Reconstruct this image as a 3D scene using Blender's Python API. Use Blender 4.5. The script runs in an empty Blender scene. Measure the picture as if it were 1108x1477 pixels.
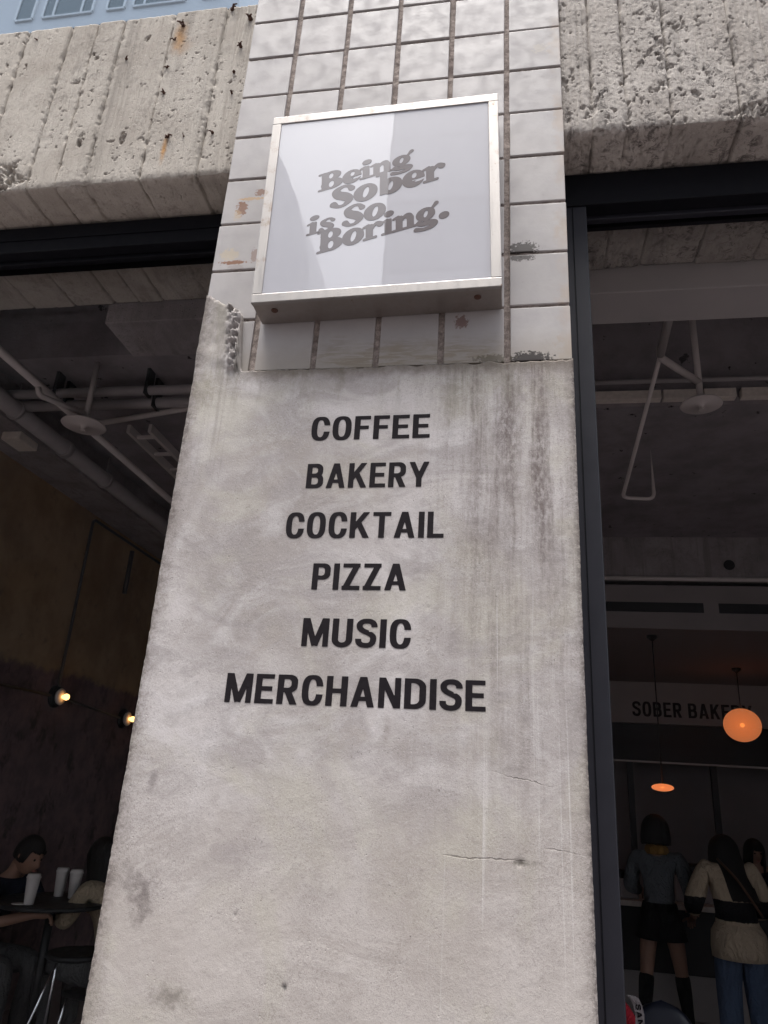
import bpy, bmesh, math, random
import numpy as np
from mathutils import Vector, Matrix
random.seed(7)
R = math.radians
scene = bpy.context.scene
C = scene.collection

# ------------------------------------------------------------------ camera
W0, H0 = 1108.0, 1477.0
FPX, PITCH, YAW, ROLL = 1060.0, 0.360554573, -0.179253154, 0.0620467099
CAM = np.array([0.83558, -1.595137, 1.55])
def _basis():
    cy, sy, cp, sp = math.cos(YAW), math.sin(YAW), math.cos(PITCH), math.sin(PITCH)
    f = np.array([sy*cp, cy*cp, sp]); r = np.array([cy, -sy, 0.0]); u = np.cross(r, f)
    c, s = math.cos(ROLL), math.sin(ROLL)
    return f, c*r + s*u, -s*r + c*u
FWD, RGT, UPV = _basis()
def at(px, py, ax, val):
    """photo pixel -> point of the place on the plane where axis ax (0,1,2) equals val"""
    d = FWD + RGT*(px - W0/2)/FPX - UPV*(py - H0/2)/FPX
    t = (val - CAM[ax])/d[ax]
    return Vector(CAM + t*d)
cd = bpy.data.cameras.new('camera')
cd.sensor_fit = 'HORIZONTAL'; cd.sensor_width = 36.0; cd.lens = 36.0*FPX/W0
cd.clip_start = 0.05; cd.clip_end = 2000
co = bpy.data.objects.new('camera', cd); C.objects.link(co)
M = Matrix(((RGT[0], UPV[0], -FWD[0], CAM[0]), (RGT[1], UPV[1], -FWD[1], CAM[1]), (RGT[2], UPV[2], -FWD[2], CAM[2]), (0, 0, 0, 1)))
co.matrix_world = M
scene.camera = co

# ------------------------------------------------------------------ sky, sun, exposure
SUN_EL, SUN_AZ = R(76), R(200)          # overcast: a broad soft brightness high behind the camera
world = bpy.data.worlds.new('World'); scene.world = world; world.use_nodes = True
nt = world.node_tree; nt.nodes.clear()
wo = nt.nodes.new('ShaderNodeOutputWorld'); bg = nt.nodes.new('ShaderNodeBackground')
sky = nt.nodes.new('ShaderNodeTexSky'); sky.sky_type = 'NISHITA'; sky.sun_disc = False
sky.sun_elevation = SUN_EL; sky.sun_rotation = SUN_AZ; sky.air_density = 1.0; sky.dust_density = 4.0; sky.ozone_density = 1.0
hs = nt.nodes.new('ShaderNodeHueSaturation'); hs.inputs['Saturation'].default_value = 0.30
nt.links.new(sky.outputs[0], hs.inputs['Color']); nt.links.new(hs.outputs[0], bg.inputs[0]); nt.links.new(bg.outputs[0], wo.inputs[0])
bg.inputs[1].default_value = 0.15
sl = bpy.data.lights.new('sun', 'SUN'); sl.energy = 1.2; sl.angle = R(26); sl.color = (1.0, 0.96, 0.92)
so = bpy.data.objects.new('sun', sl); C.objects.link(so)
sd = Vector((math.sin(SUN_AZ)*math.cos(SUN_EL), math.cos(SUN_AZ)*math.cos(SUN_EL), math.sin(SUN_EL)))
so.rotation_euler = (-sd).to_track_quat('-Z', 'Y').to_euler(); so.location = (0, -6, 30)
vs = scene.view_settings
vs.view_transform = 'Standard'; vs.look = 'None'; vs.gamma = 1.0; vs.use_curve_mapping = False
vs.exposure = 1.66
scene.cycles.use_denoising = True
scene.cycles.max_bounces = 8; scene.cycles.transparent_max_bounces = 12
scene.cycles.sample_clamp_indirect = 6.0

# ------------------------------------------------------------------ numpy noise
def _hash(ix, iy, seed):
    with np.errstate(over='ignore'):
        h = (ix.astype(np.int64)*374761393 + iy.astype(np.int64)*668265263 + seed*1442695041) & 0xffffffff
        h = ((h ^ (h >> 13))*1274126177) & 0xffffffff
        h = h ^ (h >> 16)
    return (h & 0xffff)/65535.0
def vnoise(x, y, seed=0):
    ix, iy = np.floor(x), np.floor(y); fx, fy = x-ix, y-iy
    u, v = fx*fx*(3-2*fx), fy*fy*(3-2*fy)
    a, b = _hash(ix, iy, seed), _hash(ix+1, iy, seed)
    c, d = _hash(ix, iy+1, seed), _hash(ix+1, iy+1, seed)
    return (a*(1-u)+b*u)*(1-v) + (c*(1-u)+d*u)*v
def fbm(x, y, sc, octv=4, seed=0, gain=0.5):
    x = np.asarray(x, float); y = np.asarray(y, float)
    t = np.zeros(np.broadcast(x, y).shape); a = 1.0; n = 0.0
    for k in range(octv):
        t = t + a*vnoise(x*sc + 17.3*k, y*sc - 9.1*k, seed+k*31); n += a; a *= gain; sc *= 2.03
    return t/n
def sstep(a, b, x):
    t = np.clip((x-a)/(b-a), 0, 1); return t*t*(3-2*t)

# ------------------------------------------------------------------ object helpers
def link(o, parent=None):
    C.objects.link(o)
    if parent is not None: o.parent = parent
    return o
def tag(o, label=None, cat=None, group=None, kind=None):
    if label: o['label'] = label
    if cat: o['category'] = cat
    if group: o['group'] = group
    if kind: o['kind'] = kind
    return o
def empty(name, loc=(0, 0, 0), rot=(0, 0, 0)):
    o = bpy.data.objects.new(name, None); o.location = loc; o.rotation_euler = rot
    o.empty_display_size = 0.1
    return link(o)
def grid_mesh(name, P, mat, parent=None, flip=False, smooth=True):
    n, m, _ = P.shape
    me = bpy.data.meshes.new(name)
    idx = np.arange(n*m).reshape(n, m)
    q = np.stack([idx[:-1, :-1], idx[:-1, 1:], idx[1:, 1:], idx[1:, :-1]], -1).reshape(-1, 4)
    if flip: q = q[:, ::-1]
    me.vertices.add(n*m); me.vertices.foreach_set('co', P.reshape(-1).astype(np.float32))
    me.loops.add(q.size); me.loops.foreach_set('vertex_index', q.reshape(-1).astype(np.int32))
    me.polygons.add(len(q)); me.polygons.foreach_set('loop_start', (np.arange(len(q))*4).astype(np.int32))
    me.update(calc_edges=True)
    me.polygons.foreach_set('use_smooth', np.full(len(q), smooth))
    me.materials.append(mat)
    return link(bpy.data.objects.new(name, me), parent)
class MB:
    """collects boxes, tubes, lathes; build() links them as one mesh object"""
    def __init__(s): s.bm = bmesh.new()
    def box(s, x0, x1, y0, y1, z0, z1, bev=0.0, seg=2):
        vs_ = [s.bm.verts.new(p) for p in ((x0,y0,z0),(x1,y0,z0),(x1,y1,z0),(x0,y1,z0),(x0,y0,z1),(x1,y0,z1),(x1,y1,z1),(x0,y1,z1))]
        fs = [s.bm.faces.new([vs_[i] for i in f]) for f in ((3,2,1,0),(4,5,6,7),(0,1,5,4),(1,2,6,5),(2,3,7,6),(3,0,4,7))]
        if bev:
            es = list({e for f in fs for e in f.edges})
            bmesh.ops.bevel(s.bm, geom=es, offset=bev, segments=seg, affect='EDGES', profile=0.5)
        return s
    def tube(s, pts, r, seg=10, caps=True, radii=None):
        pts = [Vector(p) for p in pts]; rings = []
        n = len(pts)
        d0 = (pts[1]-pts[0]).normalized()
        ref = Vector((0, 0, 1)) if abs(d0.z) < 0.9 else Vector((1, 0, 0))
        for i, p in enumerate(pts):
            d = ((pts[min(i+1, n-1)]-p).normalized() + (p-pts[max(i-1, 0)]).normalized())
            d = d.normalized() if d.length > 1e-6 else d0
            a = d.cross(ref).normalized(); b = d.cross(a).normalized()
            rr = radii[i] if radii else r
            if 0 < i < n-1:
                cosh = max(0.5, (pts[i+1]-p).normalized().dot(d)); 
            rings.append([s.bm.verts.new(p + (a*math.cos(2*math.pi*k/seg) + b*math.sin(2*math.pi*k/seg))*rr) for k in range(seg)])
        for i in range(n-1):
            for k in range(seg):
                f = s.bm.faces.new((rings[i][k], rings[i][(k+1) % seg], rings[i+1][(k+1) % seg], rings[i+1][k])); f.smooth = True
        if caps:
            s.bm.faces.new(rings[0][::-1]); s.bm.faces.new(rings[-1])
        return s
    def lathe(s, prof, c=(0, 0, 0), seg=28, axis='z'):
        rings = []
        for r, h in prof:
            ring = []
            for k in range(seg):
                a = 2*math.pi*k/seg
                v = (r*math.cos(a), r*math.sin(a), h) if axis == 'z' else ((h, r*math.cos(a), r*math.sin(a)) if axis == 'x' else (r*math.cos(a), h, r*math.sin(a)))
                ring.append(s.bm.verts.new((v[0]+c[0], v[1]+c[1], v[2]+c[2])))
            rings.append(ring)
        for i in range(len(rings)-1):
            for k in range(seg):
                f = s.bm.faces.new((rings[i][k], rings[i][(k+1) % seg], rings[i+1][(k+1) % seg], rings[i+1][k])); f.smooth = True
        s.bm.faces.new(rings[0][::-1]); s.bm.faces.new(rings[-1])
        return s
    def prism(s, pts2, y0, y1):
        """outline in x,z between two y planes"""
        a = [s.bm.verts.new((p[0], y0, p[1])) for p in pts2]; b = [s.bm.verts.new((p[0], y1, p[1])) for p in pts2]
        s.bm.faces.new(a[::-1]); s.bm.faces.new(b)
        for i in range(len(a)):
            j = (i+1) % len(a); s.bm.faces.new((a[i], a[j], b[j], b[i]))
        return s
    def build(s, name, mat, parent=None):
        bmesh.ops.recalc_face_normals(s.bm, faces=s.bm.faces[:])
        me = bpy.data.meshes.new(name); s.bm.to_mesh(me); s.bm.free()
        me.materials.append(mat)
        return link(bpy.data.objects.new(name, me), parent)
def bend(pts, rad=0.04, n=5):
    """round the corners of a polyline"""
    pts = [Vector(p) for p in pts]; out = [pts[0]]
    for i in range(1, len(pts)-1):
        a, b, c = pts[i-1], pts[i], pts[i+1]
        r = min(rad, (a-b).length*0.45, (c-b).length*0.45)
        p, q = b+(a-b).normalized()*r, b+(c-b).normalized()*r
        for k in range(n+1):
            t = k/n; out.append(p*(1-t)**2 + b*2*t*(1-t) + q*t*t)
    out.append(pts[-1]); return out

# ------------------------------------------------------------------ material helpers
class NT:
    def __init__(s, name):
        s.m = bpy.data.materials.new(name); s.m.use_nodes = True; s.t = s.m.node_tree
        s.b = s.t.nodes['Principled BSDF']; s.out = s.t.nodes['Material Output']
        s.pos = s.new('ShaderNodeNewGeometry').outputs['Position']
    def new(s, k): return s.t.nodes.new(k)
    def set(s, sock, v):
        if isinstance(v, bpy.types.NodeSocket): s.t.links.new(v, sock)
        elif isinstance(v, (tuple, list)) and len(v) == 3 and sock.type == 'RGBA': sock.default_value = (*v, 1)
        else: sock.default_value = v
    def vec(s, op, a, b=None):
        n = s.new('ShaderNodeVectorMath'); n.operation = op; s.set(n.inputs[0], a)
        if b is not None: s.set(n.inputs[1], b)
        return n.outputs['Value'] if op in ('LENGTH', 'DOT_PRODUCT') else n.outputs[0]
    def math(s, op, a, b=None, clamp=False):
        n = s.new('ShaderNodeMath'); n.operation = op; n.use_clamp = clamp; s.set(n.inputs[0], a)
        if b is not None: s.set(n.inputs[1], b)
        return n.outputs[0]
    def noise(s, scale, detail=4, rough=0.55, vec=None, stretch=None, dist=0.0):
        v = vec if vec is not None else s.pos
        if stretch: v = s.vec('MULTIPLY', v, stretch)
        n = s.new('ShaderNodeTexNoise'); s.set(n.inputs['Vector'], v); n.inputs['Scale'].default_value = scale
        n.inputs['Detail'].default_value = detail; n.inputs['Roughness'].default_value = rough; n.inputs['Distortion'].default_value = dist
        return n.outputs[0]
    def voro(s, scale, feat='F1', vec=None):
        n = s.new('ShaderNodeTexVoronoi'); n.feature = feat; s.set(n.inputs['Vector'], vec if vec is not None else s.pos); n.inputs['Scale'].default_value = scale
        return n.outputs['Distance']
    def rng(s, v, a, b, c=0.0, d=1.0, smooth=True):
        n = s.new('ShaderNodeMapRange'); n.interpolation_type = 'SMOOTHSTEP' if smooth else 'LINEAR'; n.clamp = True
        s.set(n.inputs[0], v)
        for i, x in enumerate((a, b, c, d)): n.inputs[1+i].default_value = x
        return n.outputs[0]
    def mix(s, f, a, b, mode='MIX'):
        n = s.new('ShaderNodeMix'); n.data_type = 'RGBA'; n.blend_type = mode
        s.set(n.inputs[0], f); s.set(n.inputs[6], a); s.set(n.inputs[7], b)
        return n.outputs[2]
    def sep(s):
        n = s.new('ShaderNodeSeparateXYZ'); s.set(n.inputs[0], s.pos); return n.outputs
    def spot(s, c, rx, rz, hard=0.5, ragged=0.5, nscale=40, nst=None):
        """ragged blot at (x,z) on the facade"""
        v = s.vec('MULTIPLY', s.vec('SUBTRACT', s.pos, (c[0], 0, c[1])), (1/rx, 0, 1/rz))
        d = s.vec('LENGTH', v)
        n = s.noise(nscale, 5, 0.65, stretch=nst)
        dd = s.math('ADD', d, s.math('MULTIPLY', s.math('SUBTRACT', n, 0.5), ragged*4))
        return s.rng(dd, 1.0, hard)
    def bump(s, h, strength=0.3, dist=0.01, normal=None):
        n = s.new('ShaderNodeBump'); n.inputs['Strength'].default_value = strength; n.inputs['Distance'].default_value = dist
        s.set(n.inputs['Height'], h)
        if normal is not None: s.set(n.inputs['Normal'], normal)
        return n.outputs[0]
    def done(s, col, rough=0.8, normal=None, spec=0.4, metal=0.0):
        s.set(s.b.inputs['Base Color'], col); s.set(s.b.inputs['Roughness'], rough)
        s.b.inputs['Specular IOR Level'].default_value = spec; s.b.inputs['Metallic'].default_value = metal
        if normal is not None: s.set(s.b.inputs['Normal'], normal)
        return s.m
def plain(name, col, rough=0.6, metal=0.0, spec=0.4, var=0.25, scale=30, bump=0.1):
    n = NT(name); f = n.noise(scale, 4)
    a = tuple(c*(1-var) for c in col); b = tuple(min(1, c*(1+var)) for c in col)
    return n.done(n.mix(f, a, b), n.rng(f, 0.2, 0.8, rough*0.85, min(1, rough*1.15)), n.bump(f, bump, 0.003), spec, metal)
def emit(name, col, strength):
    n = NT(name); e = n.new('ShaderNodeEmission'); e.inputs[0].default_value = (*col, 1); e.inputs[1].default_value = strength
    n.t.links.new(e.outputs[0], n.out.inputs[0]); return n.m

# ---- plaster of the pillar
def mat_plaster():
    n = NT('trowelled_plaster'); x, y, z = n.sep()
    big = n.noise(2.3, 5, 0.55, dist=0.6); mid = n.noise(7.5, 6, 0.62, dist=1.2); fine = n.noise(190, 3, 0.7); grain = n.noise(520, 2, 0.7)
    sweep = n.noise(3.2, 5, 0.6, stretch=(1.0, 1.0, 2.1), dist=2.0)
    col = n.mix(n.rng(big, 0.36, 0.62), (0.305, 0.277, 0.262), (0.480, 0.450, 0.440))
    col = n.mix(n.rng(mid, 0.42, 0.72, 0, 0.55), col, (0.565, 0.545, 0.545))
    col = n.mix(n.rng(sweep, 0.54, 0.36, 0, 0.65), col, (0.30, 0.275, 0.268))
    # warm grey lower half, cooler towards the middle: two plaster mixes
    col = n.mix(n.rng(n.math('ADD', z, n.math('MULTIPLY', big, 0.5)), 1.98, 1.50, 0, 0.60), col, (0.415, 0.375, 0.338))
    # beige and olive batches of mortar
    col = n.mix(n.rng(n.noise(3.6, 5, .6, dist=.8), 0.46, 0.66, 0, 0.62), col, (0.43, 0.405, 0.345))
    col = n.mix(n.rng(n.noise(5.5, 5, .65, dist=1.0), 0.54, 0.70, 0, 0.45), col, (0.33, 0.295, 0.265))
    # speckle of sand grains
    sand = n.noise(300, 2, 0.8); patchy = n.rng(n.noise(6, 4, .6), .38, .66, .35, 1.0)
    col = n.mix(n.math('MULTIPLY', n.rng(fine, 0.52, 0.70, 0, 0.50), patchy), col, (0.225, 0.20, 0.185))
    col = n.mix(n.math('MULTIPLY', n.rng(grain, 0.53, 0.66, 0, 0.55), patchy), col, (0.19, 0.17, 0.16))
    col = n.mix(n.rng(sand, 0.55, 0.72, 0, 0.32), col, (0.60, 0.575, 0.56))
    col = n.mix(n.math('MULTIPLY', n.rng(n.noise(150, 3, .8), 0.64, 0.70, 0, .9), n.rng(n.noise(4, 3), .45, .62)), col, (0.10, 0.085, 0.08))
    # dark run-off streaks under the tile edge on the right
    wv = n.new('ShaderNodeCombineXYZ'); n.set(wv.inputs[0], n.math('MULTIPLY', n.math('SUBTRACT', n.noise(1, 3, .5, stretch=(7, 1, 3)), .5), .030)); wpos = n.vec('ADD', n.pos, wv.outputs[0])
    st = n.noise(1.0, 5, 0.65, vec=wpos, stretch=(27, 1, 1.3)); st2 = n.noise(1.0, 5, 0.7, vec=wpos, stretch=(75, 1, 2.4))
    xs_ = n.math('ADD', x, n.math('MULTIPLY', n.math('SUBTRACT', n.noise(1, 4, .6, stretch=(9, 1, 1.2)), .5), .35))
    zone = n.math('MULTIPLY', n.math('MULTIPLY', n.rng(xs_, 0.50, 0.86), n.rng(x, 1.02, .90, .35, 1)), n.rng(z, 1.05, 2.50))
    sm = n.math('MULTIPLY', n.rng(n.math('ADD', n.math('MULTIPLY', st, 0.6), n.math('MULTIPLY', st2, 0.4)), 0.43, 0.60), zone)
    sp = n.rng(n.noise(95, 4, 0.75, stretch=(1, 1, .5)), 0.36, 0.62, 0.35, 1.0)
    col = n.mix(n.math('MULTIPLY', n.math('MULTIPLY', sm, sp), 0.78), col, (0.125, 0.098, 0.088))
    core = n.math('MULTIPLY', n.math('MAXIMUM', n.spot((0.840, 2.34), 0.055, 0.34, 0.0, 0.34, 30, (2.2, 1, .35)), n.spot((0.905, 2.22), 0.045, 0.30, 0.0, 0.34, 30, (2.2, 1, .35))), sp)
    col = n.mix(n.math('MULTIPLY', core, 0.62), col, (0.105, 0.080, 0.074))
    # olive stain patches right below the tiles
    zt = n.math('MULTIPLY', n.rng(z, 2.36, 2.56), n.rng(n.noise(9, 5, 0.7, stretch=(2.2, 1, 0.5)), 0.46, 0.66))
    col = n.mix(n.math('MULTIPLY', zt, 0.55), col, (0.20, 0.185, 0.145))
    # grime gathered on the ragged top edge
    tg = n.rng(n.math('ADD', z, n.math('MULTIPLY', n.math('SUBTRACT', n.noise(30, 6, .75), .5), .06)), 2.505, 2.556)
    col = n.mix(n.math('MULTIPLY', n.math('MULTIPLY', tg, n.rng(x, .12, .2)), 0.8), col, (0.12, 0.098, 0.075))
    # pale lime runs lower right and left
    lr = n.math('MULTIPLY', n.rng(n.noise(1.0, 4, 0.6, stretch=(75, 1, 0.9)), 0.57, 0.70), n.math('MULTIPLY', n.rng(x, 0.60, 0.74), n.rng(z, 2.25, 1.75)))
    col = n.mix(n.math('MULTIPLY', lr, 0.55), col, (0.60, 0.58, 0.57))
    lr2 = n.math('MULTIPLY', n.rng(n.noise(1.0, 4, 0.6, stretch=(60, 1, 1.4)), 0.52, 0.68), n.math('MULTIPLY', n.rng(x, 0.20, 0.06), n.rng(z, 2.0, 2.35)))
    col = n.mix(n.math('MULTIPLY', lr2, 0.45), col, (0.22, 0.20, 0.185))
    # grime worn into the two arrises
    ed = n.math('ADD', x, n.math('MULTIPLY', n.math('SUBTRACT', n.noise(26, 5, 0.7), 0.5), 0.07))
    el = n.math('MULTIPLY', n.rng(ed, 0.060, 0.008), n.rng(fine, 0.25, 0.65, 0.35, 0.9)); er = n.math('MULTIPLY', n.rng(ed, 0.955, 1.0), n.rng(fine, 0.25, 0.65, 0.3, 0.85))
    ln = n.math('MULTIPLY', n.rng(n.math('MINIMUM', n.math('SUBTRACT', ed, .0), n.math('SUBTRACT', 1.004, x)), .026, .012), n.rng(n.noise(120, 4, .8), .42, .55))
    col = n.mix(n.math('MULTIPLY', ln, .8), col, (0.07, 0.058, 0.055))
    col = n.mix(n.math('MULTIPLY', n.math('MAXIMUM', el, er), 0.85), col, (0.155, 0.132, 0.120))
    for c, rx, rz, k, cc in (((0.095, 1.335), .05, .05, .5, (0.12, 0.10, 0.10)), ((0.10, 1.30), .022, .05, .55, (0.11, .09, .085)), ((0.19, 1.15), .05, .022, .62, (.10, .085, .07)),
                             ((0.08, 1.541), .012, .03, .55, (.12, .1, .1)), ((0.582, 1.668), .012, .030, .42, (.15, .12, .10)), ((0.413, 1.188), .006, .007, .9, (.03, .03, .03)),
                             ((0.05, 2.50), .035, .06, .45, (.17, .15, .10)), ((.27, 1.41), .05, .03, .25, (.2, .17, .18)), ((.06, 1.36), .03, .05, .35, (.14, .12, .11)), ((.862, 1.433), .03, .010, .8, (.05, .045, .03)),
                             ((.845, 1.60), .06, .03, .3, (.17, .15, .14)), ((.70, 2.45), .03, .09, .4, (.19, .175, .13)), ((.36, 2.50), .12, .03, .3, (.22, .2, .17))):
        col = n.mix(n.math('MULTIPLY', n.spot(c, rx*1.2, rz*1.2, -0.05, 0.55, 60), k*.95), col, cc)
    # hairline cracks
    crack = None
    for (x0, x1, zc, sl_, amp, w) in ((0.70, 0.875, 1.436, 0.02, 0.024, .0013), (0.90, 0.990, 1.458, -0.06, 0.016, .0011), (0.80, 0.93, 1.585, -0.22, 0.03, .0010), (0.20, 0.62, 1.60, 0.15, .08, .0005)):
        zz = n.math('SUBTRACT', z, n.math('ADD', zc, n.math('ADD', n.math('MULTIPLY', n.math('SUBTRACT', x, (x0+x1)/2), sl_), n.math('MULTIPLY', n.math('SUBTRACT', n.noise(16, 5, 0.7), 0.5), amp))))
        l = n.rng(n.math('ABSOLUTE', zz), w*1.6, w*0.4)
        l = n.math('MULTIPLY', l, n.math('MULTIPLY', n.rng(x, x0, x0+.03), n.rng(x, x1, x1-.03)))
        l = n.math('MULTIPLY', l, n.rng(n.noise(30, 3), .40, .55, .15, 1.0))
        crack = l if crack is None else n.math('MAXIMUM', crack, l)
    col = n.mix(n.math('MULTIPLY', crack, 0.42), col, (0.08, 0.07, 0.06))
    h = n.math('ADD', n.math('MULTIPLY', fine, 0.6), n.math('MULTIPLY', grain, 0.35))
    h = n.math('SUBTRACT', h, n.math('MULTIPLY', n.math('MULTIPLY', n.rng(n.voro(70), 0.06, 0.16, 1, 0), n.rng(n.noise(12, 3), .52, .62)), 0.6))
    h = n.math('SUBTRACT', h, n.math('MULTIPLY', crack, 1.5))
    nn = n.bump(h, 0.42, 0.0026); nn = n.bump(mid, 0.14, 0.008, nn); nn = n.bump(sweep, 0.08, 0.012, nn)
    return n.done(col, n.rng(mid, 0.3, 0.7, 0.72, 0.9), nn, 0.25)
# ---- board marked concrete
def mat_concrete(name, base, dark, light, black=0.4, seed=0.0, bumpk=0.8, rust=()):
    n = NT(name); x, y, z = n.sep()
    v = n.vec('ADD', n.pos, (seed, seed*0.7, seed*1.3))
    big = n.noise(3.0, 5, 0.6, vec=v, dist=0.5); mid = n.noise(14, 6, 0.68, vec=v, dist=1.0); fine = n.noise(130, 4, 0.75, vec=v); grain = n.noise(420, 2, 0.7, vec=v)
    vert = n.noise(1.0, 5, 0.65, vec=v, stretch=(34, 14, 1.6))
    col = n.mix(n.rng(big, 0.3, 0.7), dark, light)
    col = n.mix(n.rng(vert, 0.35, 0.7, 0, 0.6), col, base)
    col = n.mix(n.rng(mid, 0.52, 0.72, 0, 0.5), col, tuple(c*0.62 for c in base))
    if black:
        bl = n.math('MULTIPLY', n.rng(n.noise(34, 8, 0.82, vec=v, dist=0.6), 0.49, 0.60), n.rng(n.noise(3.4, 4, 0.6, vec=v, stretch=(1.9, 1, .7)), 0.42-.06*black, 0.64-.06*black))
        col = n.mix(n.math('MULTIPLY', bl, black), col, (0.075, 0.066, 0.062))
    col = n.mix(n.rng(fine, 0.57, 0.72, 0, 0.5), col, tuple(c*0.45 for c in base))
    col = n.mix(n.rng(n.noise(55, 5, 0.7, vec=v), 0.60, 0.74, 0, 0.4), col, tuple(min(1, c*1.35) for c in light))
    dr = n.math('MULTIPLY', n.rng(n.noise(1.0, 4, .6, vec=v, stretch=(16, 4, .8)), .50, .68), n.rng(n.noise(3, 3, vec=v), .35, .6, .3, 1))
    col = n.mix(n.math('MULTIPLY', dr, .5), col, tuple(c*.5 for c in base))
    for c, rx, rz, k in rust:
        col = n.mix(n.math('MULTIPLY', n.spot(c, rx, rz, 0.0, 0.22, 40), k), col, (0.40, 0.21, 0.07))
    h = n.math('ADD', n.math('MULTIPLY', fine, 0.7), n.math('MULTIPLY', grain, 0.3))
    h = n.math('SUBTRACT', h, n.math('MULTIPLY', n.rng(n.voro(60, vec=v), 0.08, 0.20, 1, 0), 0.8))
    nn = n.bump(h, bumpk, 0.0038); nn = n.bump(mid, 0.22, 0.008, nn)
    nn = n.bump(n.noise(1.0, 4, 0.7, vec=v, stretch=(190, 80, 4)), 0.55, 0.0045, nn)
    return n.done(col, 0.9, nn, 0.2)
# ---- glazed tiles
def mat_tile():
    n = NT('glazed_tile'); x, y, z = n.sep()
    oi = n.new('ShaderNodeObjectInfo').outputs['Random']
    cl = n.noise(9, 5, 0.6); fine = n.noise(90, 4, 0.7)
    col = n.mix(oi, (0.335, 0.316, 0.310), (0.402, 0.381, 0.375))
    col = n.mix(n.rng(cl, 0.35, 0.7, 0, 0.5), col, (0.29, 0.276, 0.279))
    col = n.mix(n.rng(n.noise(38, 6, 0.75), 0.60, 0.76, 0, 0.5), col, (0.24, 0.215, 0.20))
    col = n.mix(n.rng(fine, 0.70, 0.78, 0, 0.7), col, (0.22, 0.19, 0.17))
    # scratches
    sc = n.rng(n.noise(1, 3, 0.6, stretch=(16, 1, 190)), 0.70, 0.74, 0, .35)
    col = n.mix(sc, col, (0.33, 0.30, 0.28))
    # cream adhesive smears along the right hand arris
    ar = n.math('ADD', x, n.math('MULTIPLY', n.math('SUBTRACT', n.noise(34, 5, 0.65), 0.5), 0.10))
    col = n.mix(n.math('MULTIPLY', n.math('MULTIPLY', n.rng(ar, 0.955, 0.975), n.rng(n.noise(7, 3), .44, .60, .15, 1)), 0.7), col, (0.36, 0.30, 0.25))
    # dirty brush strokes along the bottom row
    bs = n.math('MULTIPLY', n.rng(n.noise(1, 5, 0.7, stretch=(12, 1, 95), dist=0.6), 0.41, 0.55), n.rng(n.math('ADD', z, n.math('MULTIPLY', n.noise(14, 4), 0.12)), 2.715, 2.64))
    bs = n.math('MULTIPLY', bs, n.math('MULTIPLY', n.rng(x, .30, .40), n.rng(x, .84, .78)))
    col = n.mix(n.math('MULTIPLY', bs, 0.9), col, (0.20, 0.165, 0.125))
    col = n.mix(n.math('MULTIPLY', n.rng(n.math('ADD', z, n.math('MULTIPLY', n.noise(22, 4), 0.06)), 2.70, 2.60), .55), col, (0.26, 0.225, 0.18))  # beige grime, with the sign's shadow on the bottom row worked into its colour
    rust = (0.17, 0.065, 0.025); mold = (0.035, 0.028, 0.026)
    for c, rx, rz, k, cc, ns in (((.069, 3.115), .016, .030, .9, rust, None), ((.095, 3.147), .040, .006, .75, (.42, .27, .13), None), ((.121, 3.168), .018, .012, .8, rust, None), ((.060, 3.09), .012, .02, .45, (.45, .32, .18), None),
                              ((.070, 2.918), .040, .007, .95, (.20, .085, .04), None), ((.055, 2.945), .030, .020, .45, (.50, .40, .24), None), ((.130, 2.94), .010, .025, .5, rust, None), ((.08, 2.900), .025, .010, .5, (.28, .24, .22), None),
                              ((.717, 2.683), .016, .020, .7, (.12, .05, .04), None), ((.872, 2.905), .040, .022, .95, mold, None), ((.868, 2.878), .036, .012, .85, mold, None),
                              ((.885, 2.566), .055, .020, 1.0, mold, None), ((.80, 2.57), .05, .012, .7, (.10, .085, .06), None), ((.93, 3.64), .02, .02, .4, (.45, .40, .33), None)):
        col = n.mix(n.math('MULTIPLY', n.spot(c, rx*1.1, rz*1.1, 0.72, 0.70, 110), k), col, cc)
    h = n.math('ADD', cl, n.math('MULTIPLY', n.noise(24, 4, 0.6), 0.5))
    return n.done(col, n.rng(n.noise(20, 5), 0.3, 0.7, 0.42, 0.7), n.bump(h, 0.16, 0.006), 0.32)
def mat_grout():
    n = NT('stained_grout'); f = n.noise(60, 6, 0.75); b = n.noise(7, 4, .6)
    col = n.mix(n.rng(f, 0.38, 0.66), (0.20, 0.165, 0.148), (0.38, 0.325, 0.292))
    col = n.mix(n.rng(b, 0.55, 0.70, 0, 0.55), col, (0.10, 0.07, 0.065))
    return n.done(col, 0.95, n.bump(f, 0.8, 0.006), 0.15)
def mat_metal(name, col, rough, scale=60, dirt=0.35):
    n = NT(name); br = n.noise(1, 4, 0.6, stretch=(scale, scale, 6)); bl = n.noise(16, 6, 0.75)
    c = n.mix(n.rng(bl, 0.55, 0.72, 0, dirt), col, (0.22, 0.18, 0.15))
    c = n.mix(n.rng(n.noise(55, 5, .8), 0.62, 0.70, 0, dirt), c, (0.14, 0.08, 0.055))
    return n.done(c, n.rng(br, 0.3, 0.7, rough*0.8, rough*1.3), n.bump(br, 0.12, 0.002), 0.5, 0.85)
def mat_glass(name, ior=1.09, tint=(0.985, 0.985, 0.985)):
    n = NT(name); tr = n.new('ShaderNodeBsdfTransparent'); tr.inputs[0].default_value = (*tint, 1)
    gl = n.new('ShaderNodeBsdfGlossy'); gl.inputs['Roughness'].default_value = 0.0
    fr = n.new('ShaderNodeFresnel'); fr.inputs[0].default_value = ior
    mx = n.new('ShaderNodeMixShader')
    n.t.links.new(fr.outputs[0], mx.inputs[0]); n.t.links.new(tr.outputs[0], mx.inputs[1]); n.t.links.new(gl.outputs[0], mx.inputs[2])
    n.t.links.new(mx.outputs[0], n.out.inputs[0]); return n.m

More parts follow.
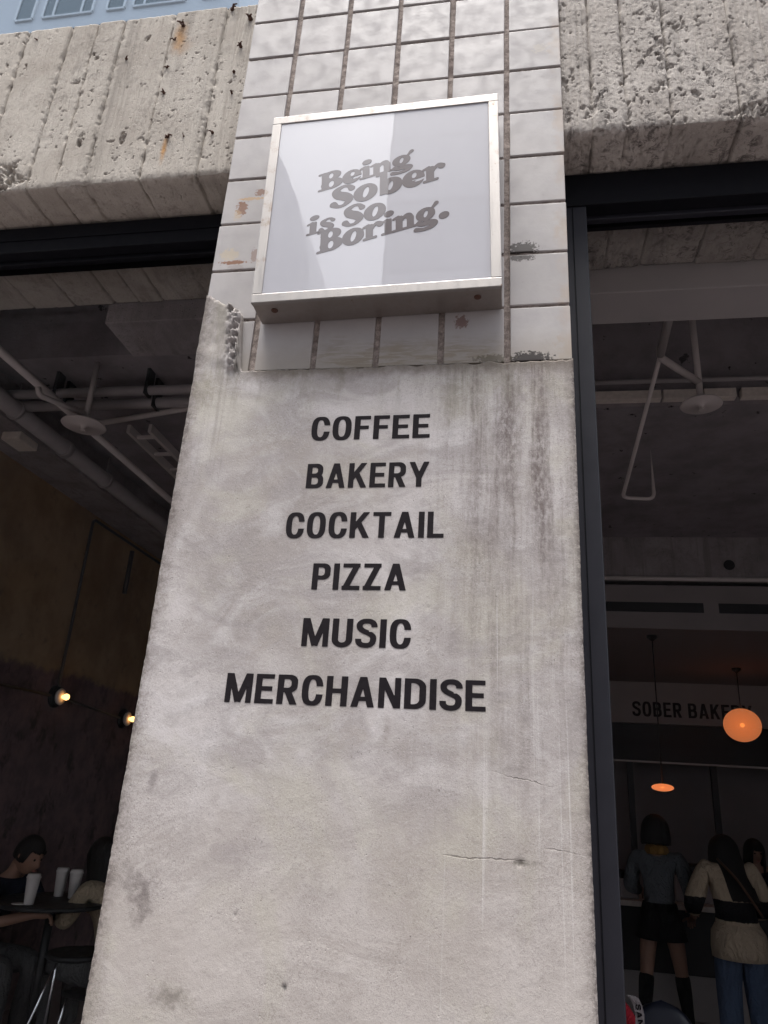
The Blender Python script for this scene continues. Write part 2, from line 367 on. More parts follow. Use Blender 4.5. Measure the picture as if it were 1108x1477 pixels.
MAT = {}
MAT['plaster'] = mat_plaster()
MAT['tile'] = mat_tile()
MAT['grout'] = mat_grout()
MAT['beam_l'] = mat_concrete('board_marked_concrete', (0.395, 0.357, 0.312), (0.320, 0.284, 0.245), (0.460, 0.423, 0.375), black=0.34, seed=2.0, bumpk=.55,
    rust=(((-.262, 3.90), .035, .10, .75), ((-.232, 3.395), .014, .075, .95), ((-.25, 3.85), .05, .06, .3)))
MAT['beam_r'] = mat_concrete('weathered_concrete', (0.42, 0.385, 0.350), (0.33, 0.298, 0.268), (0.51, 0.473, 0.435), black=0.85, seed=9.0)
MAT['inner_concrete'] = mat_concrete('indoor_concrete', (0.30, 0.268, 0.268), (0.22, 0.194, 0.196), (0.36, 0.325, 0.325), black=0.3, seed=21.0)
MAT['alu'] = mat_metal('brushed_aluminium', (0.33, 0.312, 0.298), 0.44, dirt=0.9)
MAT['alu_side'] = mat_metal('galvanised_sheet', (0.30, 0.27, 0.25), 0.42, dirt=0.5)
MAT['frame_black'] = plain('black_powder_coat', (0.0035, 0.0037, 0.006), 0.6, spec=0.15, bump=0.05)
MAT['frame_slate'] = plain('slate_powder_coat', (0.015, 0.015, 0.021), 0.5, spec=0.3, scale=18, bump=0.05)
MAT['glass'] = mat_glass('window_glass')
MAT['paint_black'] = plain('black_letter_paint', (0.012, 0.0095, 0.0115), 0.7, scale=120, var=0.35, spec=0.12)
MAT['rust'] = plain('rusted_steel', (0.065, 0.030, 0.020), 0.85, var=0.5, scale=200, bump=0.4)

# ================================================================== setting: street, far buildings, shell of the café
def mat_asphalt():
    n = NT('asphalt'); f = n.noise(90, 4, 0.7); b = n.noise(0.6, 5, 0.6)
    return n.done(n.mix(n.rng(f, .35, .7), (0.035, 0.035, 0.037), (0.075, 0.073, 0.072)), n.rng(b, .3, .7, .75, .95), n.bump(f, .6, .01), .3)
def mat_paving():
    n = NT('paving_concrete'); f = n.noise(60, 5, 0.7); b = n.noise(1.4, 5, 0.6)
    col = n.mix(n.rng(b, .3, .7), (0.115, 0.098, 0.098), (0.165, 0.142, 0.142)); col = n.mix(n.rng(f, .55, .75, 0, .5), col, (.07, .06, .06))
    return n.done(col, .88, n.bump(f, .5, .006), .3)
def mat_floor():
    n = NT('dark_screed'); f = n.noise(2.0, 6, 0.65); g = n.noise(50, 4)
    return n.done(n.mix(n.rng(f, .3, .7), (0.23, 0.20, 0.20), (0.33, 0.29, 0.29)), n.rng(f, .3, .7, .35, .6), n.bump(g, .1, .004), .4)
FLOOR = -0.10
m_asph, m_pave, m_floor = mat_asphalt(), mat_paving(), mat_floor()
b = MB(); b.box(-400, 400, -400, 400, -0.60, -0.36); tag(b.build('ground', m_asph), kind='structure')
b = MB(); b.box(-60, 60, -14.2, -5.2, -0.36+.004, -0.30); tag(b.build('road', m_asph), kind='structure')
b = MB(); b.box(-60, 60, -5.2, -0.02, -0.36, -0.16, .015); tag(b.build('pavement', m_pave), kind='structure')
b = MB(); b.box(-60, 60, -19.0, -14.2, -0.36, -0.17, .015); tag(b.build('far_pavement', m_pave), kind='structure')
b = MB(); b.box(-3.4, 6.2, -0.02, 10.2, -0.36, FLOOR); tag(b.build('floor', m_floor), kind='structure')

def mat_wall_left():
    # ochre upper coat over stripped dark lower wall, the line between them ragged
    n = NT('stripped_wall'); x, y, z = n.sep()
    f = n.noise(6, 6, .7); g = n.noise(40, 5, .7)
    up = n.mix(n.rng(n.noise(3, 5, .6), .3, .7), (0.27, 0.180, 0.105), (0.40, 0.285, 0.17))
    up = n.mix(n.rng(n.noise(9, 6, .7), .56, .70, 0, .55), up, (0.17, 0.125, 0.09))
    lo = n.mix(n.rng(f, .35, .65), (0.115, 0.084, 0.086), (0.19, 0.125, 0.125))
    lo = n.mix(n.rng(n.noise(4, 6, .7, stretch=(1, 1.3, .9)), .52, .66, 0, .7), lo, (0.035, 0.034, 0.036))
    t = n.rng(n.math('ADD', z, n.math('MULTIPLY', n.math('SUBTRACT', n.noise(2.2, 8, .78), .5), .30)), 2.24, 2.33)
    return n.done(n.mix(t, lo, up), .9, n.bump(n.math('ADD', f, n.math('MULTIPLY', g, .3)), .35, .007), .2)
def mat_ceiling():
    n = NT('bare_slab'); f = n.noise(4, 6, .65); g = n.noise(70, 4, .7)
    col = n.mix(n.rng(f, .3, .7), (0.21, 0.188, 0.198), (0.30, 0.27, 0.282)); col = n.mix(n.rng(n.noise(9, 4, .6), .66, .70, 0, .9), col, (.02, .018, .018))
    return n.done(col, .9, n.bump(g, .4, .006), .2)
m_wl, m_ceil = mat_wall_left(), mat_ceiling()
m_dark = plain('shade_black', (0.010, 0.010, 0.012), .85, scale=8, bump=.2)  # near black colour stands in for the shade of the recessed bay
m_grey_wall = plain('grey_plaster_wall', (0.25, 0.22, 0.215), .85, scale=3, var=.2, bump=.2)
WLX = -2.76
b = MB(); b.box(-3.40, WLX, 0.62, 10.2, FLOOR, 4.60); tag(b.build('wall_left', m_wl), kind='structure')
b = MB(); b.box(5.60, 6.20, 0.62, 10.2, FLOOR, 4.60); tag(b.build('wall_right', m_grey_wall), kind='structure')
b = MB(); b.box(WLX, 5.60, 9.60, 10.2, FLOOR, 4.60); tag(b.build('wall_back', m_grey_wall), kind='structure')
# ceilings: a bay behind the windows, its shade coloured in black, then bare slabs
b = MB(); b.box(-3.40, 6.20, 0.62, 10.2, 4.60, 4.95); tag(b.build('ceiling', m_dark), kind='structure')
b = MB(); b.box(WLX, 0.70, 1.92, 9.60, 3.92, 4.60); ceil_l = tag(b.build('ceiling_slab', m_ceil), kind='structure')
b = MB(); b.box(0.70, 5.60, 2.69, 9.60, 3.90, 4.60); ceil_r = tag(b.build('ceiling_slab_right', m_ceil), kind='structure')
# upper storey behind the pillar and beams
m_upper = plain('upper_storey_render', (0.42, 0.40, 0.38), .85, scale=4, var=.15)
b = MB(); b.box(-3.40, 6.20, 0.66, 10.2, 4.95, 12.0); tag(b.build('upper_storey_wall', m_upper), kind='structure')

# ================================================================== the pillar
pillar = empty('pillar', (0.5, 0.3, FLOOR-0.06))
tag(pillar, 'grey plastered pillar with white tiled top and black painted lettering, between the two windows', 'pillar')
def place(o, parent):
    """parent without moving the mesh (its coordinates are world coordinates)"""
    o.parent = parent; o.matrix_parent_inverse = Matrix.Translation(parent.location).inverted() if parent.rotation_euler[:] == (0, 0, 0) else parent.matrix_basis.inverted()
    return o
XL, XR, YF = 0.0125, 0.9915, -0.012
def plaster_d(U, Z):
    return 0.0040*(fbm(U, Z, 1.8, 2, 11)-0.5) + 0.0008*(fbm(U, Z, 12, 3, 12)-0.5) + 0.0005*(fbm(U, Z, 90, 2, 13)-0.5)
def plaster_mesh():
    rad = 0.0035
    prof = []                                             # x, y, nx, ny, distance to nearest arris
    for t in np.linspace(0.64, 0.05, 14): prof.append((XL, t, -1, 0, t-YF))
    for t in np.linspace(0.045, YF+rad, 12): prof.append((XL, t, -1, 0, t-YF))
    for a in np.linspace(0, math.pi/2, 7)[1:-1]: prof.append((XL+rad-rad*math.cos(a), YF+rad-rad*math.sin(a), -math.cos(a), -math.sin(a), 0.0))
    for t in np.concatenate([np.linspace(XL+rad, XL+.03, 18, endpoint=False), np.linspace(XL+.03, XR-.03, 280), np.linspace(XR-.03, XR-rad, 19)[1:]]): prof.append((t, YF, 0, -1, min(t-XL, XR-t)))
    for a in np.linspace(math.pi/2, 0, 7)[1:-1]: prof.append((XR-rad+rad*math.cos(a), YF+rad-rad*math.sin(a), math.cos(a), -math.sin(a), 0.0))
    for t in np.linspace(YF+rad, 0.045, 12): prof.append((XR, t, 1, 0, t-YF))
    for t in np.linspace(0.05, 0.64, 14): prof.append((XR, t, 1, 0, t-YF))
    prof = np.array(prof)
    zb = FLOOR-0.06
    vv = np.concatenate([np.linspace(0, 0.42, 60, endpoint=False), np.linspace(0.42, 1.0, 420)])
    X = prof[:, 0][None, :]; ed = prof[:, 4][None, :]
    px = X[0]
    # ragged top: main line, with the mortar patch rising on the left
    top = 2.556 + 0.012*(fbm(px, px*0, 28, 4, 5)-0.5) + 0.006*(fbm(px, px*0, 120, 3, 8)-0.5)
    patch = 2.805 - 0.55*np.clip(px-0.012, 0, 1) + 0.03*(fbm(px, px*0, 60, 4, 3)-0.5)
    w = 1-sstep(0.120, 0.150, px + 0.02*(fbm(px, px*0, 40, 3, 4)-0.5))
    top = top*(1-w) + patch*w
    v = vv[:, None]
    Z = np.where(v < 0.93, zb + v/0.93*(2.47-zb), 2.47 + (v-0.93)/0.07*(top[None, :]-2.47))
    side = prof[:, 2][None, :]
    U = X + side*0.5*prof[:, 1][None, :]                   # unrolled coordinate for the noise
    d = plaster_d(U, Z)
    near = np.exp(-(ed/0.0045)**2)
    chip = np.clip(fbm(U*0.3, Z, 75, 5, 14, 0.7)-0.50, 0, 1)
    d = d - near*(0.006*chip) - np.exp(-(ed/0.006)**2)*0.010*np.minimum(np.clip(fbm(U*0.5, Z, 30, 5, 15, .62)-0.62, 0, 1), .08)
    # lumpy mortar tear beside the broken tile
    lx = 0.095 + 0.25*(2.80-Z)*(Z > 2.5)*0.45
    lump = np.exp(-((X-lx)/0.019)**4)*sstep(2.545, 2.57, Z)*(np.abs(side) < 0.5)
    rid = 1-np.abs(2*fbm(U*0.7, Z*1.6, 62, 4, 21, .6)-1)*2.6
    d = d + lump*(0.017*np.clip(rid, -.2, 1) - .004 + 0.012*(fbm(U, Z, 130, 3, 22)-0.45))
    pt = sstep(2.56, 2.60, Z)*(X < 0.13); d = d + pt*0.006*(fbm(U, Z, 20, 4, 23))
    # thin out towards the ragged top
    d = d - 0.007*sstep(0.006, 0.0, top[None, :]-Z)*(np.abs(side) < .9)
    # tiny holes
    for hx, hz, hr in ((0.413, 1.188, .007), (0.857, 1.433, .010), (0.30, 1.30, .005), (.66, 1.93, .004)):
        d = d - 0.003*np.exp(-(((X-hx)**2+(Z-hz)**2)/(hr*.6)**2))
    P = np.stack([X + d*prof[:, 2][None, :] + 0*Z, prof[:, 1][None, :] + d*prof[:, 3][None, :] + 0*Z, Z], -1)
    # close the ragged top back into the core
    last = P[-1].copy(); last[:, 1] = np.maximum(last[:, 1], 0.03); last[:, 0] = np.clip(last[:, 0], 0.03, 0.97)
    return np.concatenate([P, last[None]], 0)
place(grid_mesh('plaster', plaster_mesh(), MAT['plaster'], flip=False), pillar)
# tiles
PX, PZ, Z0, EDGE = 1/6.0, 0.167175, 3.89235, 0.15646
JT = 0.0158
def tile_mesh(w, h, name, jag=0.0, seed=0):
    bm = bmesh.new()
    bmesh.ops.create_cube(bm, size=1.0)
    for v in bm.verts: v.co = Vector((v.co.x*w, (v.co.y+0.5)*0.020, v.co.z*h))
    bmesh.ops.bevel(bm, geom=[e for e in bm.edges], offset=0.0022, segments=2, affect='EDGES', profile=0.6)
    me = bpy.data.meshes.new(name); bm.to_mesh(me); bm.free(); me.materials.append(MAT['tile'])
    for p in me.polygons: p.use_smooth = False
    return me
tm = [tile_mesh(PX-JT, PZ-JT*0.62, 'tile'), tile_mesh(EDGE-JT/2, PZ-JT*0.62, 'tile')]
rt = random.Random(3)
for r in range(-4, 9):
    zc = Z0 - (r-0.5)*PZ
    for c in range(6):
        if c == 0: xc, me = PX - JT/2 - (EDGE-JT/2)/2, tm[1]
        elif c == 5: xc, me = 5*PX + JT/2 + (EDGE-JT/2)/2, tm[1]
        else: xc, me = (c+0.5)*PX, tm[0]
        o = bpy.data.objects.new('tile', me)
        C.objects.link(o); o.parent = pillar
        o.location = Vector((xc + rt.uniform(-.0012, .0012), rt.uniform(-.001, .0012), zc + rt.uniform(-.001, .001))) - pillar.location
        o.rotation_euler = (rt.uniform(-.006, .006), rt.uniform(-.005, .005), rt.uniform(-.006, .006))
# grout bed, slightly uneven, wrapped round the core
gx = np.linspace(0.012, 0.988, 120); gz = np.linspace(2.50, 4.60, 240); GX, GZ = np.meshgrid(gx, gz)
GP = np.stack([GX, 0.0060 + 0.003*(fbm(GX, GZ, 60, 4, 41)-.5)*2, GZ], -1)
place(grid_mesh('grout', GP, MAT['grout']), pillar)
b = MB(); b.box(0.014, 0.986, 0.016, 0.64, FLOOR-.05, 5.2); place(b.build('core', MAT['beam_l']), pillar)

# ------------------------------------------------------------------ lettering made from signed distance fields
def contours(F, x0, y0, dx):
    """marching squares: closed loops where F changes sign (inside F<0)"""
    ny, nx = F.shape; segs = {}
    ins = F < 0
    case = ins[:-1, :-1]*1 + ins[:-1, 1:]*2 + ins[1:, 1:]*4 + ins[1:, :-1]*8
    def pt(j, i, e):
        if e == 0: a, b_, p = F[j, i], F[j, i+1], (0, 1); t = a/(a-b_); return ('h', j, i), (i+t, j)
        if e == 1: a, b_ = F[j, i+1], F[j+1, i+1]; t = a/(a-b_); return ('v', j, i+1), (i+1, j+t)
        if e == 2: a, b_ = F[j+1, i], F[j+1, i+1]; t = a/(a-b_); return ('h', j+1, i), (i+t, j+1)
        a, b_ = F[j, i], F[j+1, i]; t = a/(a-b_); return ('v', j, i), (i, j+t)
    T = {1: [(3, 0)], 2: [(0, 1)], 3: [(3, 1)], 4: [(1, 2)], 5: [(3, 2), (1, 0)], 6: [(0, 2)], 7: [(3, 2)], 8: [(2, 3)], 9: [(2, 0)], 10: [(0, 3), (2, 1)], 11: [(2, 1)], 12: [(1, 3)], 13: [(1, 0)], 14: [(0, 3)]}
    pos = {}
    for j, i in zip(*np.nonzero((case > 0) & (case < 15))):
        for e0, e1 in T[int(case[j, i])]:
            k0, p0 = pt(j, i, e0); k1, p1 = pt(j, i, e1); pos[k0] = p0; pos[k1] = p1; segs[k0] = k1
    loops = []
    while segs:
        k = next(iter(segs)); lp = []
        while k in segs:
            lp.append(pos[k]); k = segs.pop(k)
        if len(lp) > 5: loops.append(np.array([(x0+p[0]*dx, y0+p[1]*dx) for p in lp]))
    out = []
    for lp in loops:                                       # drop nearly collinear points
        keep = list(range(len(lp))); q = [lp[0]]
        for a in range(1, len(lp)-1):
            u, v = lp[a]-q[-1], lp[a+1]-lp[a]
            if abs(u[0]*v[1]-u[1]*v[0]) > 0.02*dx*np.hypot(*u) + 1e-9 or np.hypot(*u) > 12*dx: q.append(lp[a])
        q.append(lp[-1]); out.append(np.array(q))
    return out
def stroke(X, Y, pts):
    f = np.full(X.shape, 9.0)
    for (ax, ay, ar), (bx, by, br) in zip(pts[:-1], pts[1:]):
        vx, vy = bx-ax, by-ay; L = vx*vx+vy*vy+1e-12
        t = np.clip(((X-ax)*vx+(Y-ay)*vy)/L, 0, 1)
        f = np.minimum(f, np.hypot(X-ax-t*vx, Y-ay-t*vy) - (ar+(br-ar)*t))
    return f
def curve(pts, n=10):
    """Catmull-Rom through (x,y,r) points"""
    p = [np.array(q, float) for q in pts]; p = [2*p[0]-p[1]] + p + [2*p[-1]-p[-2]]; out = []
    for i in range(1, len(p)-2):
        for k in range(n):
            t = k/n; out.append(tuple(0.5*((2*p[i]) + (p[i+1]-p[i-1])*t + (2*p[i-1]-5*p[i]+4*p[i+1]-p[i+2])*t*t + (3*p[i]-p[i-1]-3*p[i+1]+p[i+2])*t**3)))
    out.append(tuple(p[-2])); return out
def bar(X, Y, a, b_, w):
    (ax, ay), (bx, by) = a, b_; L = math.hypot(bx-ax, by-ay); ux, uy = (bx-ax)/L, (by-ay)/L
    u = (X-ax)*ux+(Y-ay)*uy; v = -(X-ax)*uy+(Y-ay)*ux
    return np.maximum(np.abs(u-L/2)-L/2, np.abs(v)-w/2)
def rect(X, Y, x0, x1, y0, y1): return np.maximum(np.maximum(x0-X, X-x1), np.maximum(y0-Y, Y-y1))
def rbox(X, Y, x0, x1, y0, y1, r):
    qx = np.abs(X-(x0+x1)/2)-(x1-x0)/2+r; qy = np.abs(Y-(y0+y1)/2)-(y1-y0)/2+r
    return np.hypot(np.maximum(qx, 0), np.maximum(qy, 0)) + np.minimum(np.maximum(qx, qy), 0) - r
def ell(X, Y, cx, cy, rx, ry, rot=0.0):
    c, s_ = math.cos(rot), math.sin(rot); u, v = (X-cx)*c+(Y-cy)*s_, -(X-cx)*s_+(Y-cy)*c
    return (np.hypot(u/rx, v/ry)-1)*min(rx, ry)
mn = lambda *a: np.minimum.reduce(a)
# condensed bold grotesque, cap height 1; returns field and width
SW = 0.180
def sans(ch, X, Y):
    w = SW; h = w*0.86
    def sup(cx, cy, rx, ry, n_): return ((np.abs((X-cx)/rx)**n_ + np.abs((Y-cy)/ry)**n_)**(1/n_)-1)*min(rx, ry)
    def ring(x1, y0=0.0, y1=1.0, r=0.27, n_=2.7):
        cx, cy, rx, ry = x1/2, (y0+y1)/2, x1/2, (y1-y0)/2
        return np.maximum(sup(cx, cy, rx, ry, n_), -sup(cx, cy, rx-w*1.03, ry-h*.98, n_-.2))
    if ch == 'I': return rect(X, Y, 0, w, 0, 1), w
    if ch == 'L': return mn(rect(X, Y, 0, w, 0, 1), rect(X, Y, 0, .50, 0, h)), .50
    if ch == 'F': return mn(rect(X, Y, 0, w, 0, 1), rect(X, Y, 0, .50, 1-h, 1), rect(X, Y, 0, .45, .43, .43+h)), .50
    if ch == 'E': return mn(rect(X, Y, 0, w, 0, 1), rect(X, Y, 0, .52, 1-h, 1), rect(X, Y, 0, .48, .43, .43+h), rect(X, Y, 0, .53, 0, h)), .53
    if ch == 'T': return mn(rect(X, Y, .19, .19+w, 0, 1), rect(X, Y, 0, .565, 1-h, 1)), .565
    if ch == 'H': return mn(rect(X, Y, 0, w, 0, 1), rect(X, Y, .59-w, .59, 0, 1), rect(X, Y, 0, .59, .43, .43+h)), .59
    if ch == 'N': return mn(rect(X, Y, 0, w*.92, 0, 1), rect(X, Y, .60-w*.92, .60, 0, 1), np.maximum(bar(X, Y, (.07, 1.05), (.53, -.05), w*.95), rect(X, Y, 0, .6, 0, 1))), .60
    if ch == 'M': return mn(rect(X, Y, 0, w*.9, 0, 1), rect(X, Y, .76-w*.9, .76, 0, 1), np.maximum(mn(bar(X, Y, (.10, 1.05), (.38, 0.03), w*.95), bar(X, Y, (.66, 1.05), (.38, .03), w*.95)), rect(X, Y, 0, .76, 0.0, 1))), .76
    if ch == 'A': return mn(np.maximum(mn(bar(X, Y, (.09, -.05), (.335, 1.05), w), bar(X, Y, (.57, -.05), (.325, 1.05), w)), rect(X, Y, -.1, .8, 0, 1)), rect(X, Y, .17, .50, .20, .20+h*.9)), .66
    if ch == 'K': return mn(rect(X, Y, 0, w, 0, 1), np.maximum(mn(bar(X, Y, (.10, .34), (.56, 1.08), w*.95), bar(X, Y, (.25, .62), (.56, -.08), w)), rect(X, Y, 0, .70, 0, 1))), .62
    if ch == 'Y': return mn(rect(X, Y, .31-w/2, .31+w/2, 0, .46), np.maximum(mn(bar(X, Y, (.05, 1.06), (.31, .36), w*.98), bar(X, Y, (.57, 1.06), (.31, .36), w*.98)), rect(X, Y, -.1, .72, .30, 1))), .62
    if ch == 'Z': return mn(rect(X, Y, .01, .53, 1-h, 1), rect(X, Y, 0, .54, 0, h), np.maximum(bar(X, Y, (.09, .02), (.45, .98), w*1.02), rect(X, Y, 0, .54, 0, 1))), .54
    if ch == 'O': return ring(.60, -.015, 1.015), .60
    if ch == 'U': return np.maximum(np.maximum(rbox(X, Y, 0, .58, -.015, 1.8, .285), -rbox(X, Y, w, .58-w, h, 1.8, .118)), rect(X, Y, -.1, .7, -.1, 1)), .58
    if ch == 'C':
        f = ring(.59, -.015, 1.015); return np.maximum(f, -rect(X, Y, .30, .8, .37, .64)), .58
    if ch == 'D': return mn(np.maximum(np.maximum(rbox(X, Y, -.4, .58, 0, 1, .30), rect(X, Y, 0, .7, 0, 1)), -np.maximum(rbox(X, Y, -.4, .58-w, h, 1-h, .15), rect(X, Y, w, .7, 0, 1)))), .58
    def bowl(x1, y0, y1, r=.22): return np.maximum(np.maximum(rbox(X, Y, -.4, x1, y0, y1, r), rect(X, Y, 0, .8, y0, y1)), -np.maximum(rbox(X, Y, -.4, x1-w, y0+h, y1-h, .10), rect(X, Y, w, .8, -1, 2)))
    if ch == 'P': return mn(rect(X, Y, 0, w, 0, 1), bowl(.55, .38, 1)), .55
    if ch == 'B': return mn(rect(X, Y, 0, w, 0, 1), bowl(.55, .44, 1), bowl(.58, 0, .44+h*.98, .24)), .58
    if ch == 'R': return mn(rect(X, Y, 0, w, 0, 1), bowl(.565, .40, 1), np.maximum(bar(X, Y, (.27, .52), (.505, -.06), w*1.05), rect(X, Y, 0, .8, 0, .46))), .60
    if ch == 'S':
        a = [(.51, .70), (.49, .82), (.41, .905), (.29, .925), (.17, .90), (.095, .81), (.10, .69), (.17, .60), (.30, .525), (.42, .455), (.485, .36), (.475, .20), (.40, .10), (.28, .075), (.16, .10), (.085, .19), (.07, .32)]
        f = stroke(X, Y, curve([(p[0], p[1], w*.48) for p in a], 6))
        f = np.maximum(f, -rect(X, Y, .36, .8, .55, .715)); f = np.maximum(f, -rect(X, Y, -.2, .22, .30, .44)); return f, .57
    return rect(X, Y, 0, .01, 0, .01), .25
# fat soft serif, x height 1
def fat(ch, X, Y):
    serif = lambda x0, x1, y: stroke(X, Y, [(x0, y, .055), (x1, y, .055)])
    if ch == 'o': return np.maximum(ell(X, Y, .54, .49, .54, .53), -ell(X, Y, .56, .50, .155, .40, -.22)), 1.08
    if ch == 'e':
        f = np.maximum(ell(X, Y, .50, .49, .50, .53), -ell(X, Y, .54, .70, .135, .215, -.15))
        f = np.maximum(f, -rect(X, Y, .42, 1.2, .33, .44)); f = np.maximum(f, -ell(X, Y, .82, .34, .36, .105, .22)); return f, .98
    if ch == 'i': return mn(rbox(X, Y, .10, .42, .0, .96, .05), serif(-.02, .54, .055), stroke(X, Y, [(-.02, .84, .05), (.2, .93, .07)]), ell(X, Y, .30, 1.32, .225, .185)), .54
    if ch == 'n':
        return mn(rbox(X, Y, .10, .40, 0, .94, .05), rbox(X, Y, .66, .97, 0, .75, .05), serif(0, .50, .055), serif(.58, 1.08, .055), stroke(X, Y, [(-.03, .84, .05), (.2, .92, .07)]),
                  stroke(X, Y, curve([(.36, .60, .05), (.50, .80, .09), (.70, .84, .16), (.81, .66, .155)], 6))), 1.08
    if ch == 'r':
        return mn(rbox(X, Y, .10, .42, 0, .94, .05), serif(0, .58, .055), stroke(X, Y, [(-.03, .84, .05), (.2, .92, .07)]), stroke(X, Y, curve([(.38, .60, .05), (.50, .82, .07), (.66, .93, .09), (.80, .82, .15)], 6))), .92
    if ch == 'g':
        f = np.maximum(ell(X, Y, .47, .60, .46, .41), -ell(X, Y, .48, .61, .125, .28, -.2))
        f = mn(f, stroke(X, Y, curve([(.78, .86, .05), (.90, 1.02, .06), (1.02, 1.16, .10)], 5)))
        lo = mn(stroke(X, Y, curve([(.20, .22, .06), (.08, .10, .085), (.28, .00, .12), (.65, .00, .15), (.92, -.10, .14), (.75, -.30, .11), (.35, -.36, .085), (.0, -.28, .11)], 7)))
        return mn(f, lo), 1.06
    if ch == 'b': return mn(rbox(X, Y, .12, .42, .02, 1.45, .05), stroke(X, Y, [(-.02, 1.36, .06), (.2, 1.42, .08)]), np.maximum(ell(X, Y, .62, .47, .50, .51), -ell(X, Y, .60, .47, .13, .36, -.2))), 1.12
    if ch == 's' or ch == 'S':
        k = 1.0 if ch == 's' else 1.36
        x, y = X/k, Y/k
        f = mn(stroke(x, y, curve([(.74, .76, .10), (.62, .92, .055), (.42, .95, .055), (.20, .80, .11), (.28, .60, .155), (.52, .44, .165), (.66, .26, .125), (.50, .06, .06), (.28, .05, .055), (.12, .20, .11)], 8)))
        return f*k, .80*k
    if ch == 'B':
        f = mn(rbox(X, Y, .12, .50, .0, 1.42, .04), ell(X, Y, .62, 1.06, .50, .37), ell(X, Y, .66, .39, .56, .40), rect(X, Y, .12, .62, 0, .12), rect(X, Y, .12, .62, 1.30, 1.42), rect(X, Y, .4, .66, .66, .78), serif(-.02, .5, .06), serif(-.02, .5, 1.36))
        f = np.maximum(f, -ell(X, Y, .60, 1.06, .145, .255, -.1)); return np.maximum(f, -ell(X, Y, .63, .38, .165, .285, -.1)), 1.20
    if ch == '.': return ell(X, Y, .30, .20, .24, .21), .60
    return rect(X, Y, 0, .01, 0, .01), .4
GL = {}
def glyph(font, ch):
    if (font, ch) not in GL:
        dx = 0.0125; gx_, gy_ = np.arange(-0.3, 1.75, dx), np.arange(-0.6, 1.75, dx)
        X, Y = np.meshgrid(gx_, gy_); F, w = (sans if font == 'sans' else fat)(ch, X, Y)
        GL[(font, ch)] = (contours(F + (1e-7 if font == 'sans' else -.027), -0.3, -0.6, dx), w)
    return GL[(font, ch)]
def word_mesh(name, text, font, height, length, mat, gap=0.14, space=0.35, shear=0.0, depth=0.001, cut=0.0):
    """word in local x (along), z (up), facing -y, baseline at 0, fitted to length"""
    x = 0.0; items = []
    for ch in text:
        if ch == ' ': x += space; continue
        lp, w = glyph(font, ch); items.append((lp, x)); x += w + gap
    sx = length/(x-gap)
    bmj = bmesh.new()
    for gi, (lps, x0) in enumerate(items):
        cu = bpy.data.curves.new(name, 'CURVE'); cu.dimensions = '2D'; cu.fill_mode = 'BOTH'; cu.extrude = depth
        for lp in lps:
            sp = cu.splines.new('POLY'); sp.points.add(len(lp)-1)
            co_ = np.ones((len(lp), 4)); yy = lp[:, 1]*height
            co_[:, 0] = (lp[:, 0]+x0)*sx + shear*yy; co_[:, 1] = yy; co_[:, 2] = 0
            sp.points.foreach_set('co', co_.reshape(-1)); sp.use_cyclic_u = True
        tmp = bpy.data.objects.new(name, cu); C.objects.link(tmp)
        dg = bpy.context.evaluated_depsgraph_get(); mg = bpy.data.meshes.new_from_object(tmp.evaluated_get(dg))
        mg.transform(Matrix.Translation((0, 0, 0.00012*(gi % 3))))
        bmj.from_mesh(mg); bpy.data.objects.remove(tmp); bpy.data.meshes.remove(mg)
    me = bpy.data.meshes.new(name); bmj.to_mesh(me); bmj.free()
    if cut:                                                # slice the fill finely so that it can follow an uneven wall
        bm = bmesh.new(); bm.from_mesh(me); bmesh.ops.triangulate(bm, faces=bm.faces[:])
        for ax, L_ in ((0, length), (1, height*1.05)):
            k = -cut
            while k < L_:
                bmesh.ops.bisect_plane(bm, geom=bm.verts[:]+bm.edges[:]+bm.faces[:], plane_co=(k if ax == 0 else 0, k if ax == 1 else 0, 0), plane_no=(1, 0, 0) if ax == 0 else (0, 1, 0)); k += cut
        bm.to_mesh(me); bm.free()
    me.transform(Matrix.Rotation(math.pi/2, 4, 'X')); me.materials.clear(); me.materials.append(mat)
    return bpy.data.objects.new(name, me)
for text, x0, x1, zb, hh in (('COFFEE', .353, .649, 2.346, .0645), ('BAKERY', .353, .650, 2.218, .0645), ('COCKTAIL', .315, .690, 2.091, .0640),
                             ('PIZZA', .391, .610, 1.967, .0625), ('MUSIC', .380, .625, 1.8375, .0635), ('MERCHANDISE', .218, .7885, 1.7095, .0635)):
    o = word_mesh('painted_word', text, 'sans', hh, x1-x0, MAT['paint_black'], gap=0.095, depth=0.0, cut=0.009)
    C.objects.link(o); o.parent = pillar; o['label'] = 'black painted word ' + text + ' on the plaster'
    nv = len(o.data.vertices); co_ = np.empty(nv*3, np.float32); o.data.vertices.foreach_get('co', co_); co_ = co_.reshape(-1, 3)
    xx, zz = co_[:, 0]+x0, co_[:, 2]+zb+0.006*co_[:, 0]
    co_ = np.stack([xx, YF - plaster_d(xx, zz) - 0.0007, zz], -1) - np.array(pillar.location)[None, :]
    o.data.vertices.foreach_set('co', co_.astype(np.float32).reshape(-1)); o.data.update()

